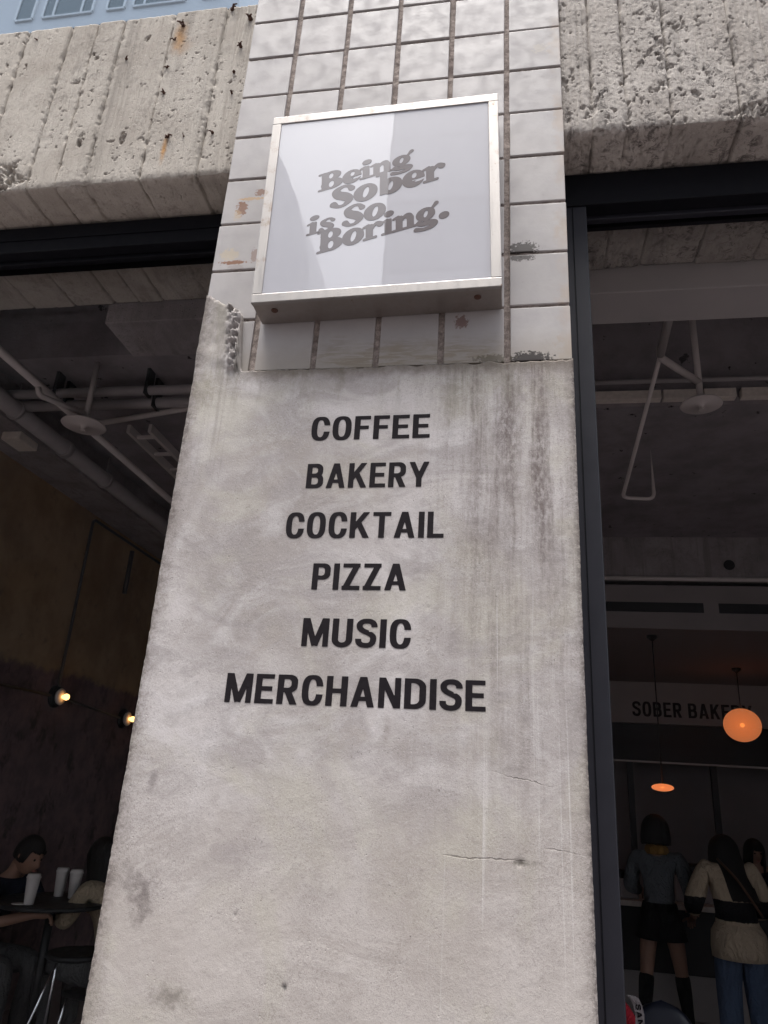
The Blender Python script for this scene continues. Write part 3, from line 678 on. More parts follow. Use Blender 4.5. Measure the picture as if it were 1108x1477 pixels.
# ================================================================== light box sign
sign = empty('sign_box', (0.502, -0.004, 2.707), (0, -0.0195, 0))
tag(sign, 'square metal framed light box sign with grey retro lettering, fixed to the white tiles', 'sign')
SWD, SHT, SDP = 0.638, 0.640, 0.094
def mat_acrylic():
    n = NT('white_acrylic'); f = n.noise(4, 4, .6)
    col = n.mix(n.rng(f, .3, .7), (0.395, 0.390, 0.418), (0.415, 0.410, 0.438))
    m = n.done(col, 0.35, None, 0.3)
    n.b.inputs['Coat Weight'].default_value = 1.0; n.b.inputs['Coat IOR'].default_value = 1.67
    n.set(n.b.inputs['Coat Roughness'], n.rng(n.noise(1, 5, .7, stretch=(40, 1, 7)), .40, .75, .006, .035)); n.set(n.b.inputs['Coat Normal'], n.bump(n.noise(6, 3, .5), .05, .004))
    return m
m_acr = mat_acrylic()
def mat_signink():
    n = NT('grey_brown_vinyl'); f = n.noise(60, 4)
    m = n.done(n.mix(f, (0.050, 0.035, 0.038), (0.070, 0.050, 0.053)), 0.35, None, 0.4)
    n.b.inputs['Coat Weight'].default_value = 1.0; n.b.inputs['Coat Roughness'].default_value = 0.012; n.b.inputs['Coat IOR'].default_value = 1.5
    return m
m_ink = mat_signink()
hw = SWD/2; fw = 0.026
b = MB(); b.box(-hw, hw, -SDP+.006, 0.0, 0, SHT, .002); b.build('housing', MAT['alu_side'], sign)
for (x0, x1, z0, z1) in ((-hw-.001, -hw+fw, fw, SHT-fw), (hw-fw, hw+.001, fw, SHT-fw), (-hw-.001, hw+.001, -.001, fw), (-hw-.001, hw+.001, SHT-fw, SHT+.001)):
    b = MB(); b.box(x0, x1, -SDP-.002, -SDP+.010, z0, z1, .0018); b.build('frame_bar', MAT['alu'], sign)
b = MB(); b.box(-hw+fw-.002, hw-fw+.002, -SDP+.001, -SDP+.0055, fw-.002, SHT-fw+.002); face = b.build('face_panel', m_acr, sign)
for sx in (-hw+.052, hw-.060):
    b = MB(); b.lathe([(.0075, -.0032), (.0090, -.0018), (.0090, .002)], (sx, -SDP*.62, 0), 16, 'z'); sc_ = b.build('screw', MAT['rust'], sign)
for text, x0, z0_, x1, z1_, xh in (('Being', .332, 3.055, .583, 3.125, .0415), ('Sober', .366, 2.989, .671, 3.072, .0515), ('is', .313, 2.908, .382, 2.925, .040), ('So', .404, 2.925, .519, 2.956, .049), ('Boring.', .347, 2.846, .689, 2.940, .0485)):
    L = math.hypot(x1-x0, z1_-z0_)
    o = word_mesh('word', text, 'fat', xh, L, m_ink, gap=0.03, shear=0.22, depth=0.0003)
    C.objects.link(o); o.parent = face; o['label'] = 'grey brown slanted word ' + text.strip('.')
    inv = sign.matrix_basis.inverted() if False else None
    p = Matrix.Rotation(0.0195, 4, 'Y') @ (Vector((x0, -.1, z0_)) - Vector(sign.location))
    o.location = (p.x, -SDP+.0009, p.z); o.rotation_euler = (0, -math.atan2(z1_-z0_, x1-x0)+0.0195, 0)

# ================================================================== board marked beams
def beam(name, x_fine, x_all, ztop, zbot, joints, seed, mat, rough, pits, ytop=0.02, yb=0.61, spalls=(), pscale=26):
    rad = 0.006
    prof = []                                              # y, z, ny, nz, distance to the lower arris, surface coordinate
    for t in np.linspace(0.30, ytop+.01, 8): prof.append((t, ztop, 0, 1, 9, ztop+(t-ytop)))
    for t in np.linspace(ztop, zbot+rad, int((ztop-zbot)/0.0032)): prof.append((ytop, t, -1, 0, t-zbot, t))
    for a in np.linspace(0, math.pi/2, 6)[1:-1]: prof.append((ytop+rad-rad*math.cos(a), zbot+rad-rad*math.sin(a), -math.cos(a), -math.sin(a), 0, zbot))
    for t in np.linspace(ytop+rad, yb, 90): prof.append((t, zbot, 0, -1, t-ytop, zbot-(t-ytop)))
    for t in np.linspace(zbot+.01, ztop, 12): prof.append((yb, t, 1, 0, 9, zbot-(yb-ytop)-(t-zbot)))
    prof = np.array(prof)
    xs = []
    if x_all[0] < x_fine[0]: xs += list(np.linspace(x_all[0], x_fine[0], 50, endpoint=False))
    xs += list(np.linspace(x_fine[0], x_fine[1], int((x_fine[1]-x_fine[0])/0.0024)))
    if x_all[1] > x_fine[1]: xs += list(np.linspace(x_fine[1], x_all[1], 80)[1:])
    X = np.array(xs)[:, None]; S = prof[:, 5][None, :]; ed = prof[:, 4][None, :]
    front = (prof[:, 2] < -0.5)[None, :]*1.0; soff = (prof[:, 3] < -0.5)[None, :]*1.0
    # boards: each its own level, a torn groove between
    js = np.array(sorted(joints)); k = np.searchsorted(js, X + 0.004*(fbm(X*0+S, S, 9, 3, seed+2)-.5))
    lev = (_hash(k.astype(float), k*0.0+seed, seed)-.5)*0.009
    wob = 0.006*(fbm(S + X*0, X*0, 7, 3, seed+3)-.5)
    dj = np.min(np.abs(X[..., None] + wob[..., None] - js[None, None, :]), -1)
    gate = np.clip(fbm(X*0.4, S, 14, 4, seed+4)*1.9-.35, 0.10, 1)
    d = lev - 0.016*gate*np.exp(-(dj/0.0026)**2) - 0.006*np.exp(-(dj/0.010)**2)*np.clip(fbm(X, S, 30, 4, seed+5)-.48, 0, 1)*4
    # sawn grain standing up and down the board, stronger on some boards
    gk = 0.35 + 1.1*_hash(k.astype(float), k*0.0+3, seed+9)
    grain = (fbm(X*170, S*2.2, 1, 3, seed+6)-.5)*0.0058*gk*(0.3+1.2*fbm(X, S, 3.5, 3, seed+7))
    d = d + grain*front + grain*soff*0.4
    d = d + rough*(0.008*(fbm(X, S, 5, 3, seed+10)-.5) + 0.0030*(fbm(X, S, 48, 4, seed+11)-.5) + 0.0040*(fbm(X, S, 150, 3, seed+12)-.5))
    # blow holes and torn patches
    p1 = np.clip(fbm(X*1.2, S, pscale, 5, seed+13, .66)-pits, 0, 1)*np.clip(fbm(X*1.5, S, 3.6, 3, seed+33)*3.2-1.0, .12, 1.3); d = d - (0.16 if pscale < 30 else 0.11)*np.minimum(p1, .065)
    p2 = vnoise(X*120, S*95, seed+14); d = d - 0.009*np.clip(p2-.88, 0, 1)*9*np.clip(fbm(X, S, 5, 3, seed+15)*2-.6, 0, 1)
    for (cx, cz, rx, rz, dep) in spalls:
        q = np.hypot((X-cx)/rx, (S-cz)/rz) + (fbm(X, S, 22, 4, seed+16)-.5)*1.1
        m_ = sstep(1.05, 0.75, q); d = d - m_*dep*(0.5+0.9*fbm(X, S, 60, 4, seed+17, .65)) + m_*0.022*(np.clip(1-np.abs(2*fbm(X, S, 48, 3, seed+18)-1)*2, 0, 1)-.4)
    # ragged lower arris
    near = np.exp(-(ed/0.012)**2)
    d = d - near*(0.003 + 0.030*np.clip(fbm(X, X*0, 34, 5, seed+19, .65) - .42, 0, 1) + 0*S)
    P = np.stack([X + 0*S, prof[:, 0][None, :] + d*prof[:, 2][None, :], prof[:, 1][None, :] + d*prof[:, 3][None, :]], -1)
    return grid_mesh(name, P, mat, flip=True)
bl = beam('concrete_beam', (-1.16, 0.03), (-3.40, 0.03), 4.02, 3.275, [-3.2, -3.0, -2.8, -2.6, -2.42, -2.2, -2.0, -1.8, -1.62, -1.42, -1.22, -1.04, -0.86, -0.69, -0.587, -0.487, -0.298, -0.110], 100, MAT['beam_l'], 0.20, 0.728,
          spalls=((-0.90, 3.34, .20, .085, .014), (-.39, 3.465, .012, .03, .010), (-.535, 3.47, .012, .035, .010)))
tag(bl, 'board marked pale concrete beam with rust stains over the window left of the pillar', 'beam')
br = beam('concrete_beam', (0.97, 1.70), (0.97, 6.20), 4.45, 3.315, [1.075, 1.166, 1.287, 1.47, 1.66, 1.86, 2.05, 2.2, 2.4, 2.6, 2.8, 3.0, 3.2, 3.4, 3.6, 3.8, 4.0, 4.3, 4.6, 5.0, 5.4], 300, MAT['beam_r'], 0.60, 0.635, pscale=44,
          spalls=((1.53, 3.345, .11, .035, .010), (1.16, 3.487, .009, .009, .03)))
tag(br, 'pitted dark streaked concrete beam over the window right of the pillar', 'beam')
# broken tie wires and nails standing out of the left beam
def stub(px, py, s, seed):
    q = at(px, py, 1, 0.018); r_ = random.Random(seed); b = MB()
    for k in range(r_.choice((1, 2, 2, 3))):
        a = r_.uniform(0, 6.28); l = s*r_.uniform(.7, 1.4)
        p0 = Vector((0, 0.006, 0)); p1 = Vector((math.cos(a)*l*.4, -l*.5, math.sin(a)*l*.3)); p2 = Vector((math.cos(a)*l, -l*.45, math.sin(a)*l*.8))
        b.tube([q+p0, q+p1, q+p2], s*.16, 6, radii=[s*.24, s*.2, s*.12])
    b.lathe([(s*.42, .004), (s*.36, -.002), (s*.2, -.003)], (q.x, q.y, q.z), 9, 'y')
    b.build('wire_stub', MAT['rust'], bl)
for i, (px, py, s) in enumerate(((265, 37, .020), (252, 57, .012), (182, 84, .012), (241, 97, .014), (237, 134, .014), (242, 197, .017), (306, 190, .012), (335, 12, .018), (361, 26, .020), (347, 66, .014), (53, 57, .009), (337, 103, .011), (334, 133, .009), (265, 196, .008))):
    stub(px, py, s, i)

# ------------------------------------------------------------------ inner downstand beams right behind
b = MB(); b.box(-0.725, 0.20, 0.622, 0.862, 3.195, 4.60, .004); o = b.build('haunch', MAT['inner_concrete'])
tag(o, 'grey concrete haunch behind the left beam, next to the pillar', 'beam')
b = MB(); b.box(0.62, 5.60, 0.625, 0.812, 3.222, 4.60, .004); o = b.build('inner_beam', plain('cream_distemper', (0.46, 0.43, 0.42), .85, scale=4, var=.15, bump=.2))
tag(o, 'pale inner beam running behind the right window head', 'beam')

# ================================================================== windows
def window(name, x0, x1, zb, zt, jamb_l, jamb_r, mat, label, yd=0.112):
    r_ = empty(name, ((x0+x1)/2, 0.22, FLOOR)); tag(r_, label, 'window')
    y0, y1 = 0.168, 0.168+yd
    def part(n_, *bx, bev=.003, m=mat): bb = MB(); bb.box(*bx, bev); return place(bb.build(n_, m), r_)
    head = part('head_rail', x0, x1, y0, y1, zb, zt)
    part('sill_rail', x0, x1, y0, y1, FLOOR, FLOOR+.10)
    part('jamb', x0, x0+jamb_l, y0-.0015, y1+.0015, FLOOR+.002, zb-.0005); part('jamb', x1-jamb_r, x1, y0-.0015, y1+.0015, FLOOR+.002, zb-.0005)
    part('glazing_bead', x0+jamb_l+.001, x1-jamb_r-.001, y0+.040, y0+.062, zb-.016, zb-.001)
    bb = MB(); bb.box(x0+jamb_l-.004, x1-jamb_r+.004, y0+.066, y0+.074, FLOOR+.09, zb+.01); place(bb.build('pane', MAT['glass']), r_)
    return r_
w_l = window('shop_window', -2.76, 0.018, 3.158, 3.262, .06, .07, MAT['frame_black'], 'black framed shop window left of the pillar')
w_r = window('shop_window', 0.985, 5.60, 3.190, 3.300, .078, .06, MAT['frame_slate'], 'dark slate framed shop window right of the pillar')
# packing above the right head rail and the groove strip on the visible jamb
b = MB(); b.box(0.985, 5.60, 0.160, 0.262, 3.187, 3.304, .003); place(b.build('head_cover', MAT['frame_black']), w_r)
b = MB(); b.box(1.022, 1.0245, 0.1645, 0.1675, FLOOR+.01, 3.186); place(b.build('jamb_gasket', MAT['frame_black']), w_r)
b = MB(); b.box(-2.76, 0.018, 0.1635, 0.1695, 3.205, 3.211); place(b.build('head_seam', MAT['frame_black']), w_l)
# upper window above the left beam: mirror glass
def mat_mirrorglass():
    n = NT('blue_mirror_glass'); 
    col = n.mix(n.rng(n.noise(900, 2, .6), .66, .70), (0.60, 0.70, 0.80), (0.95, 0.97, 1.0))
    return n.done(col, n.rng(n.noise(700, 2), .6, .7, .015, .12), None, .5, 1.0)
uw = empty('upper_window', (-1.6, 0.15, 4.0)); tag(uw, 'blue tinted mirror glass window above the left concrete beam', 'window')
m_mir = mat_mirrorglass()
for k, (x0, x1) in enumerate(((-3.36, -1.66), (-1.60, 0.010))):
    b = MB(); b.box(x0, x1, 0.150, 0.158, 4.03, 6.2); place(b.build('pane', m_mir), uw)
b = MB(); b.box(-1.66, -1.60, .13, .20, 4.02, 6.2, .003); place(b.build('mullion', MAT['frame_slate']), uw)
b = MB(); b.box(-3.40, 0.010, .13, .30, 6.2, 6.3, .003); place(b.build('head_rail', MAT['frame_slate']), uw)
b = MB(); b.box(-3.40, 0.012, .20, .65, 4.02, 6.2); place(b.build('backing', m_dark), uw)

# ================================================================== buildings across the street (seen mirrored in the sign, the mirror glass and the panes)
m_clad = plain('grey_cladding', (0.60, 0.59, 0.61), .55, scale=.6, var=.10)
m_joint = plain('cladding_joint', (0.05, 0.05, 0.055), .7, scale=2)
m_white = plain('white_render', (0.62, 0.62, 0.63), .7, scale=.8, var=.08)
m_wframe = plain('white_window_frame', (0.72, 0.72, 0.72), .5)
m_wglass = plain('dark_window_glass', (0.06, 0.085, 0.09), .08, spec=.8, var=.3, scale=1.2, bump=0)
bB = empty('office_block', (8.0, -24, -0.17)); tag(bB, 'grey office block clad in large panels, mirrored in the right half of the sign', 'building')
b = MB(); b.box(-3.56, 18.5, -30, -19.55, -0.17, 34); place(b.build('wall', m_joint), bB)
pm = None
for r_ in range(11):
    for c_ in range(6):
        b = MB() if pm is None else None
        x0 = -3.54 + c_*3.68; z0_ = 0.05 + r_*3.08
        if pm is None:
            b.box(-1.78, 1.78, -.09, .09, -1.48, 1.48, .02, 1); o = b.build('panel', m_clad); pm = o.data; pm2 = pm.copy(); pm2.materials[0] = plain('dark_cladding', (0.36, 0.355, 0.375), .5, scale=.6, var=.10)
        else:
            o = link(bpy.data.objects.new('panel', pm if (r_ % 3) else pm2))
        o.parent = bB; o.location = Vector((x0+1.84, -19.46, z0_+1.54)) - bB.location
bC = empty('apartment_block', (-18.5, -24, -0.17)); tag(bC, 'pale apartment block with white framed windows, mirrored in the upper window glass', 'building')
b = MB(); b.box(-28.0, -11.2, -24.5, -19.6, -0.17, 46); place(b.build('wall', m_white), bC)
for r_ in range(13):
    z0_ = 3.2 + r_*3.2
    b = MB(); b.box(-28.0, -11.2, -19.6+.002, -19.52, z0_-1.02, z0_-.98); place(b.build('floor_band', m_joint), bC)
    for c_, (xw, ww) in enumerate(((-25.6, 2.6), (-22.2, .9), (-19.9, 2.6), (-17.4, .9), (-15.2, 2.6), (-12.6, .9))):
        b = MB(); 
        b.box(xw-ww/2, xw+ww/2, -19.6, -19.50, z0_-.06, z0_+.04); b.box(xw-ww/2, xw+ww/2, -19.6, -19.50, z0_+1.66, z0_+1.76)
        for t in ((0, 1) if ww < 1 else (0, .22, .78, 1)):
            xx = xw-ww/2 + t*ww; b.box(xx-.05, xx+.05, -19.6+.003, -19.495, z0_+.041, z0_+1.659)
        wf = place(b.build('window', m_wframe), bC)
        b = MB(); b.box(xw-ww/2+.04, xw+ww/2-.04, -19.595, -19.54, z0_+.03, z0_+1.67); pn = b.build('pane', m_wglass)
        pn.parent = wf
# slim tower with curved flank behind, mirrored at the sign's left
m_tower = plain('pale_glass_tower', (0.34, 0.36, 0.38), .35, scale=.3, var=.1)
tw = empty('tower', (-22, -50, -0.3)); tag(tw, 'slim pale tower with curved flank, mirrored in the left part of the sign', 'building')
def tower_outline(off=0.0):
    pts = [(-34, -0.2)]
    for k in range(29):
        z_ = -0.2 + k/28*58.0; pts.append((-14.2-off-.0135*max(0.0, z_-34)**2, z_))
    pts.append((-34, 57.8)); return pts
b = MB(); b.prism(tower_outline(), -52, -44); place(b.build('wall', m_tower), tw)
for k in range(7):
    b = MB(); x_ = -15.2 - k*2.0
    b.box(x_-.10, x_+.10, -44, -43.8, 0, min(57.0, 34+math.sqrt(max(0, -14.2-x_)/.0135)-.4)); place(b.build('fin', m_white), tw)

# ================================================================== indoors: ceiling services
m_pipe = plain('cream_painted_steel', (0.60, 0.55, 0.53), .5, scale=12, var=.12)
m_duct = plain('dull_galvanised_duct', (0.34, 0.315, 0.315), .5, scale=9, var=.2)
m_cond = plain('grey_conduit', (0.06, 0.055, 0.055), .5)
m_cer = plain('white_porcelain', (0.66, 0.60, 0.54), .35)
m_blk = plain('black_steel', (0.014, 0.014, 0.015), .5, spec=.4)
m_steel = plain('bright_chrome', (0.70, 0.70, 0.72), .18, metal=1.0, var=.1)
def part_of(b, name, mat, root): return place(b.build(name, mat), root)
# beam along the left wall
b = MB(); b.box(WLX+.001, -2.38, 0.66, 9.60, 3.66, 3.9195, .004); tag(b.build('edge_beam', MAT['inner_concrete']), 'long concrete edge beam along the top of the ochre wall', 'beam')
# sprinkler left
e2 = at(127, 587, 1, 2.0); e1 = at(55, 557, 2, e2.z); dc = at(122, 613, 1, 2.0)
t = empty('sprinkler_pipe', (e2.x, e2.y, dc.z)); tag(t, 'cream sprinkler pipe with round plate under the ceiling, seen through the left window', 'sprinkler')
b = MB(); b.tube([(e1.x, 0.9, e1.z+.01), (e1.x, 9.5, e1.z+.01)], .024, 12); part_of(b, 'main_pipe', m_pipe, t)
b = MB(); b.tube(bend([(e1.x, e1.y, e1.z), (e1.x+.02, e1.y, e1.z-.06), (e2.x, e2.y, e2.z-.05)], .03), .017, 10); part_of(b, 'arm', m_pipe, t)
b = MB(); b.tube([(e2.x, e2.y, dc.z+.01), (e2.x, e2.y, 3.93)], .018, 10); part_of(b, 'drop_pipe', m_pipe, t)
b = MB(); b.lathe([(.022, .035), (.025, .012), (.125, .004), (.130, -.004), (.122, -.008), (.02, -.006), (.010, -.03), (.018, -.034), (.016, -.038)], (e2.x, e2.y, dc.z), 36); part_of(b, 'plate', m_pipe, t)
# sprinkler right
k1 = at(953, 512, 1, 2.0); k2 = at(1008, 549, 2, k1.z); kd = at(1012, 583, 1, k2.y)
yu = at(940, 648, 2, 3.90).y; u2 = at(944, 720, 1, yu); u1 = at(898, 718, 1, yu); u3 = at(940, 648, 1, yu)
t = empty('sprinkler_pipe', (k2.x, k2.y, kd.z)); tag(t, 'pale sprinkler pipe with round plate and hooked end, seen through the right window', 'sprinkler')
k0 = at(983, 383, 2, k1.z+.02)
b = MB(); b.tube([(k0.x+.03, 0.83, k1.z+.02), tuple(k0), tuple(k1)], .022, 12); part_of(b, 'main_pipe', m_pipe, t)
b = MB(); b.tube(bend([tuple(k1), tuple(u1), tuple(u2), (u2.x, u2.y, 3.901)], .05), .013, 10); part_of(b, 'hooked_pipe', m_pipe, t)
b = MB(); b.tube(bend([(k1.x, k1.y, k1.z+.05), (k1.x, k1.y+.01, k1.z-.01), (k2.x, k2.y, k2.z-.01)], .03), .021, 10); part_of(b, 'arm', m_pipe, t)
b = MB(); b.tube([(k2.x, k2.y, kd.z+.01), (k2.x, k2.y, 4.61)], .018, 10); part_of(b, 'drop_pipe', m_pipe, t)
b = MB(); b.lathe([(.022, .035), (.025, .012), (.108, .004), (.114, -.004), (.106, -.008), (.02, -.006), (.010, -.03), (.018, -.034), (.016, -.038)], (k2.x, k2.y, kd.z), 36); part_of(b, 'plate', m_pipe, t)
# other pipes on the left
def hanger(t, x, y, z, r, top):
    b = MB(); b.lathe([(r+.004, -.012), (r+.009, -.012), (r+.009, .012), (r+.004, .012)], (x, y, z), 18, 'y'); b.tube([(x, y, z+r), (x, y, top)], .005, 6); b.build('hanger', m_duct).parent = t
q = at(120, 668, 2, 3.72)
b = MB(); b.tube([(q.x, 0.9, 3.72), (q.x, 9.5, 3.72)], .058, 16); b.tube([(q.x, 2.75, 3.72), (q.x, 2.80, 3.72)], .068, 16); b.tube([(q.x, 4.75, 3.72), (q.x, 4.80, 3.72)], .068, 16)
dp = tag(b.build('drain_pipe', m_duct), 'thick grey pipe with collars running along the edge beam', 'pipe')
for k in range(5): hanger(dp, q.x, 2.2+k*1.15, 3.72, .058, 3.925)
for px, py, z_, rr, lb in ((190, 564, 3.78, .030, 'upper grey cross pipe below the left ceiling'), (200, 582, 3.76, .034, 'lower grey cross pipe below the left ceiling')):
    q = at(px, py, 2, z_)
    b = MB(); b.tube([(-2.38, q.y, z_), (0.68, q.y, z_)], rr, 12); cp_ = tag(b.build('cross_pipe', m_duct), lb, 'pipe', 'cross pipes below the left ceiling')
    for k in range(4): b = MB(); b.box(-2.0+k*.62, -1.98+k*.62, q.y-rr-.006, q.y+rr+.006, z_-rr-.006, 3.921); b.build('bracket', m_blk, cp_)
p0, p1 = at(140, 611, 1, 2.55), at(272, 589, 1, 2.55)
b = MB(); b.tube([tuple(p0), tuple(p1+(p1-p0)*.5)], .020, 10); tag(b.build('conduit', m_pipe), 'thin pale conduit slanting just behind the left sprinkler plate', 'pipe')
# cable ladder
xa, xb = at(185, 620, 2, 3.80).x, at(205, 608, 2, 3.80).x; ya = at(185, 620, 2, 3.80).y
t = empty('cable_ladder', ((xa+xb)/2, ya+2, 3.80)); tag(t, 'grey metal cable ladder under the left ceiling', 'cable ladder')
for x_ in (xa, xb):
    b = MB(); b.box(x_-.012, x_+.012, ya, 9.4, 3.78, 3.84); part_of(b, 'rail', m_pipe, t)
rm = None
for k in range(24):
    if rm is None: b = MB(); b.box(-(xb-xa)/2+.012, (xb-xa)/2-.012, -.012, .012, -.010, .010); o = b.build('rung', m_pipe); rm = o.data
    else: o = link(bpy.data.objects.new('rung', rm))
    o.parent = t; o.location = Vector(((xa+xb)/2, ya+.12+k*.28, 3.80)) - t.location
# conduit and bulb lamps on the left wall
xw = WLX + .022
def sconce(px, py, label):
    c = at(px, py, 0, WLX+.05); t = empty('bulb_lamp', (WLX, c.y, c.z)); tag(t, label, 'wall lamp', 'bare bulb lamps on the left wall')
    b = MB(); b.lathe([(.088, .004), (.088, .022), (.06, .034)], (WLX, c.y, c.z), 28, 'x'); part_of(b, 'back_plate', m_blk, t)
    b = MB(); b.lathe([(.030, .034), (.055, .042), (.066, .060), (.060, .070), (.028, .074)], (WLX, c.y, c.z), 28, 'x'); part_of(b, 'holder', m_cer, t)
    b = MB(); b.lathe([(.012, .074), (.014, .082), (.022, .096), (.026, .110), (.020, .126), (.006, .134)], (WLX, c.y, c.z), 20, 'x'); part_of(b, 'bulb', emit('glowing_bulb', (1.0, .48, .15), 1.3), t)
    return c
s1 = sconce(86, 1005, 'bare bulb wall lamp with dark round plate, the nearer of two on the left wall')
s2 = sconce(183, 1037, 'bare bulb wall lamp half hidden behind the pillar edge')
ct = at(137, 750, 0, xw)
b = MB(); b.tube(bend([(xw, s1.y, s1.z+.08), (xw, s1.y, ct.z), (xw, 9.4, ct.z)], .05), .013, 8); tag(b.build('wall_conduit', m_cond), 'dark conduit rising from the nearer bulb lamp and turning along the wall', 'pipe')
b = MB(); b.tube([(xw, 0.8, s1.z), (xw, s1.y-.08, s1.z)], .010, 8); b.tube([(xw, s1.y+.08, s1.z), (xw, s2.y-.08, s2.z)], .010, 8); tag(b.build('lamp_conduit', m_cond), 'thin horizontal conduit joining the two bulb lamps', 'pipe')
v1, v2 = at(191, 795, 0, xw), at(183, 858, 0, xw)
b = MB(); b.tube([(xw, v1.y, v1.z), (xw, v1.y, v2.z)], .022, 8); tag(b.build('pipe_stub', m_cond), 'short grey vertical pipe stub on the ochre wall', 'pipe')
q = at(30, 632, 2, 3.655)
b = MB(); b.box(q.x-.07, q.x+.07, q.y-.10, q.y+.10, 3.60, 3.659, .008); tag(b.build('junction_box', m_cer), 'small white box fixed under the edge beam', 'box')

# ================================================================== indoors: right hand side
# cable trunking on the edge of the slab
t = empty('trunking', (3.0, 2.66, 3.95)); tag(t, 'pale cable trunking in short lengths along the slab edge', 'trunking')
x_ = 1.1; rr = random.Random(4)
while x_ < 5.5:
    l = rr.uniform(.18, .5); b = MB(); b.box(x_, x_+l, 2.63, 2.688, 3.925, 3.985, .003); part_of(b, 'cover', m_cer, t); x_ += l + rr.choice((.012, .012, .03))
b = MB(); b.tube([(0.72, 2.60, 4.03), (5.58, 2.60, 4.03)], .016, 8); part_of(b, 'pipe', m_duct, t)
zb1 = at(1000, 832, 1, 5.20).z
b = MB(); b.box(0.70, 5.60, 5.20, 5.50, zb1, 3.8995, .004); cbm = tag(b.build('ceiling_beam', MAT['inner_concrete']), 'concrete downstand beam deep in the room above the slotted duct', 'beam')
hz = at(1052, 815, 1, 5.197)
b = MB(); b.lathe([(.048, -.004), (.048, .003), (.03, .003)], (hz.x, 5.197, hz.z), 20, 'y'); b.build('pipe_cap', m_blk, cbm)
b = MB(); b.tube([(0.72, 5.17, zb1-.03), (5.58, 5.17, zb1-.03)], .022, 8); tag(b.build('water_pipe', m_pipe), 'thin pale pipe running under the deep ceiling beam', 'pipe')
zd = at(1000, 908, 1, 5.28).z; zs0, zs1 = at(1000, 884, 1, 5.28).z, at(1000, 870, 1, 5.28).z
t = empty('air_duct', (3.1, 5.4, zd)); tag(t, 'boxed air duct with two black slots across the back of the room', 'duct')
b = MB(); b.box(0.70, 5.60, 5.28, 5.499, zd, zb1-.06, .003); part_of(b, 'casing', m_grey_wall, t)
for pa, pb in ((873, 1015), (1037, 1180)):
    xa_, xb_ = at(pa, 876, 1, 5.278).x, at(pb, 876, 1, 5.278).x
    b = MB(); b.box(xa_, xb_, 5.274, 5.2795, zs0, zs1); part_of(b, 'slot', m_blk, t)
ysg = at(1000, 986, 2, zd+.003).y
b = MB(); b.box(0.70, 5.60, 5.50, 9.60, zd+.003, zd+.16); tag(b.build('ceiling_low', m_grey_wall), kind='structure')
# lettered fascia over the counter
zf = at(1000, 1046, 1, ysg).z
t = empty('fascia', (3.2, ysg, zf)); tag(t, 'grey fascia board lettered SOBER BAKERY at the back of the room', 'sign')
m_fas = plain('grey_fascia', (0.34, 0.31, 0.295), .8, scale=3, var=.12)
b = MB(); b.box(0.70, 5.60, ysg, ysg+.10, zf, zd+.002, .003); fb = part_of(b, 'board', m_fas, t)
l0, l1, l2 = at(913, 1033, 1, ysg-.004), at(1086, 1038, 1, ysg-.004), at(913, 1012, 1, ysg-.004)
wd = word_mesh('word', 'SOBER BAKERY', 'sans', l2.z-l0.z, l1.x-l0.x, MAT['paint_black'], gap=.13, space=.30, depth=.003); C.objects.link(wd); wd.parent = fb
wd.location = (l0.x, ysg-.003, l0.z+.005); wd['label'] = 'black lettering SOBER BAKERY'
yb2 = ysg + .12
zk = at(1000, 1101, 1, yb2).z
b = MB(); b.box(0.70, 5.60, yb2, yb2+.3, zk, zd+.001, .003); tag(b.build('hood', m_blk), 'black hood band below the lettered fascia', 'hood')
b = MB(); b.box(0.70, 5.60, yb2+.004, yb2+.03, zk-.02, zk-.001); tag(b.build('trim_rail', m_pipe), 'thin pale trim rail under the black hood', 'rail')
for i, px in enumerate((909, 1029)):
    p_ = at(px, 1112, 1, yb2+.05); b = MB(); b.box(p_.x-.035, p_.x+.035, yb2+.02, yb2+.08, FLOOR, zk-.021); tag(b.build('post', m_blk), 'black square post under the hood, behind the ' + ('woman in the grey jumper' if i == 0 else 'woman in the cream jumper'), 'post', 'posts under the hood')
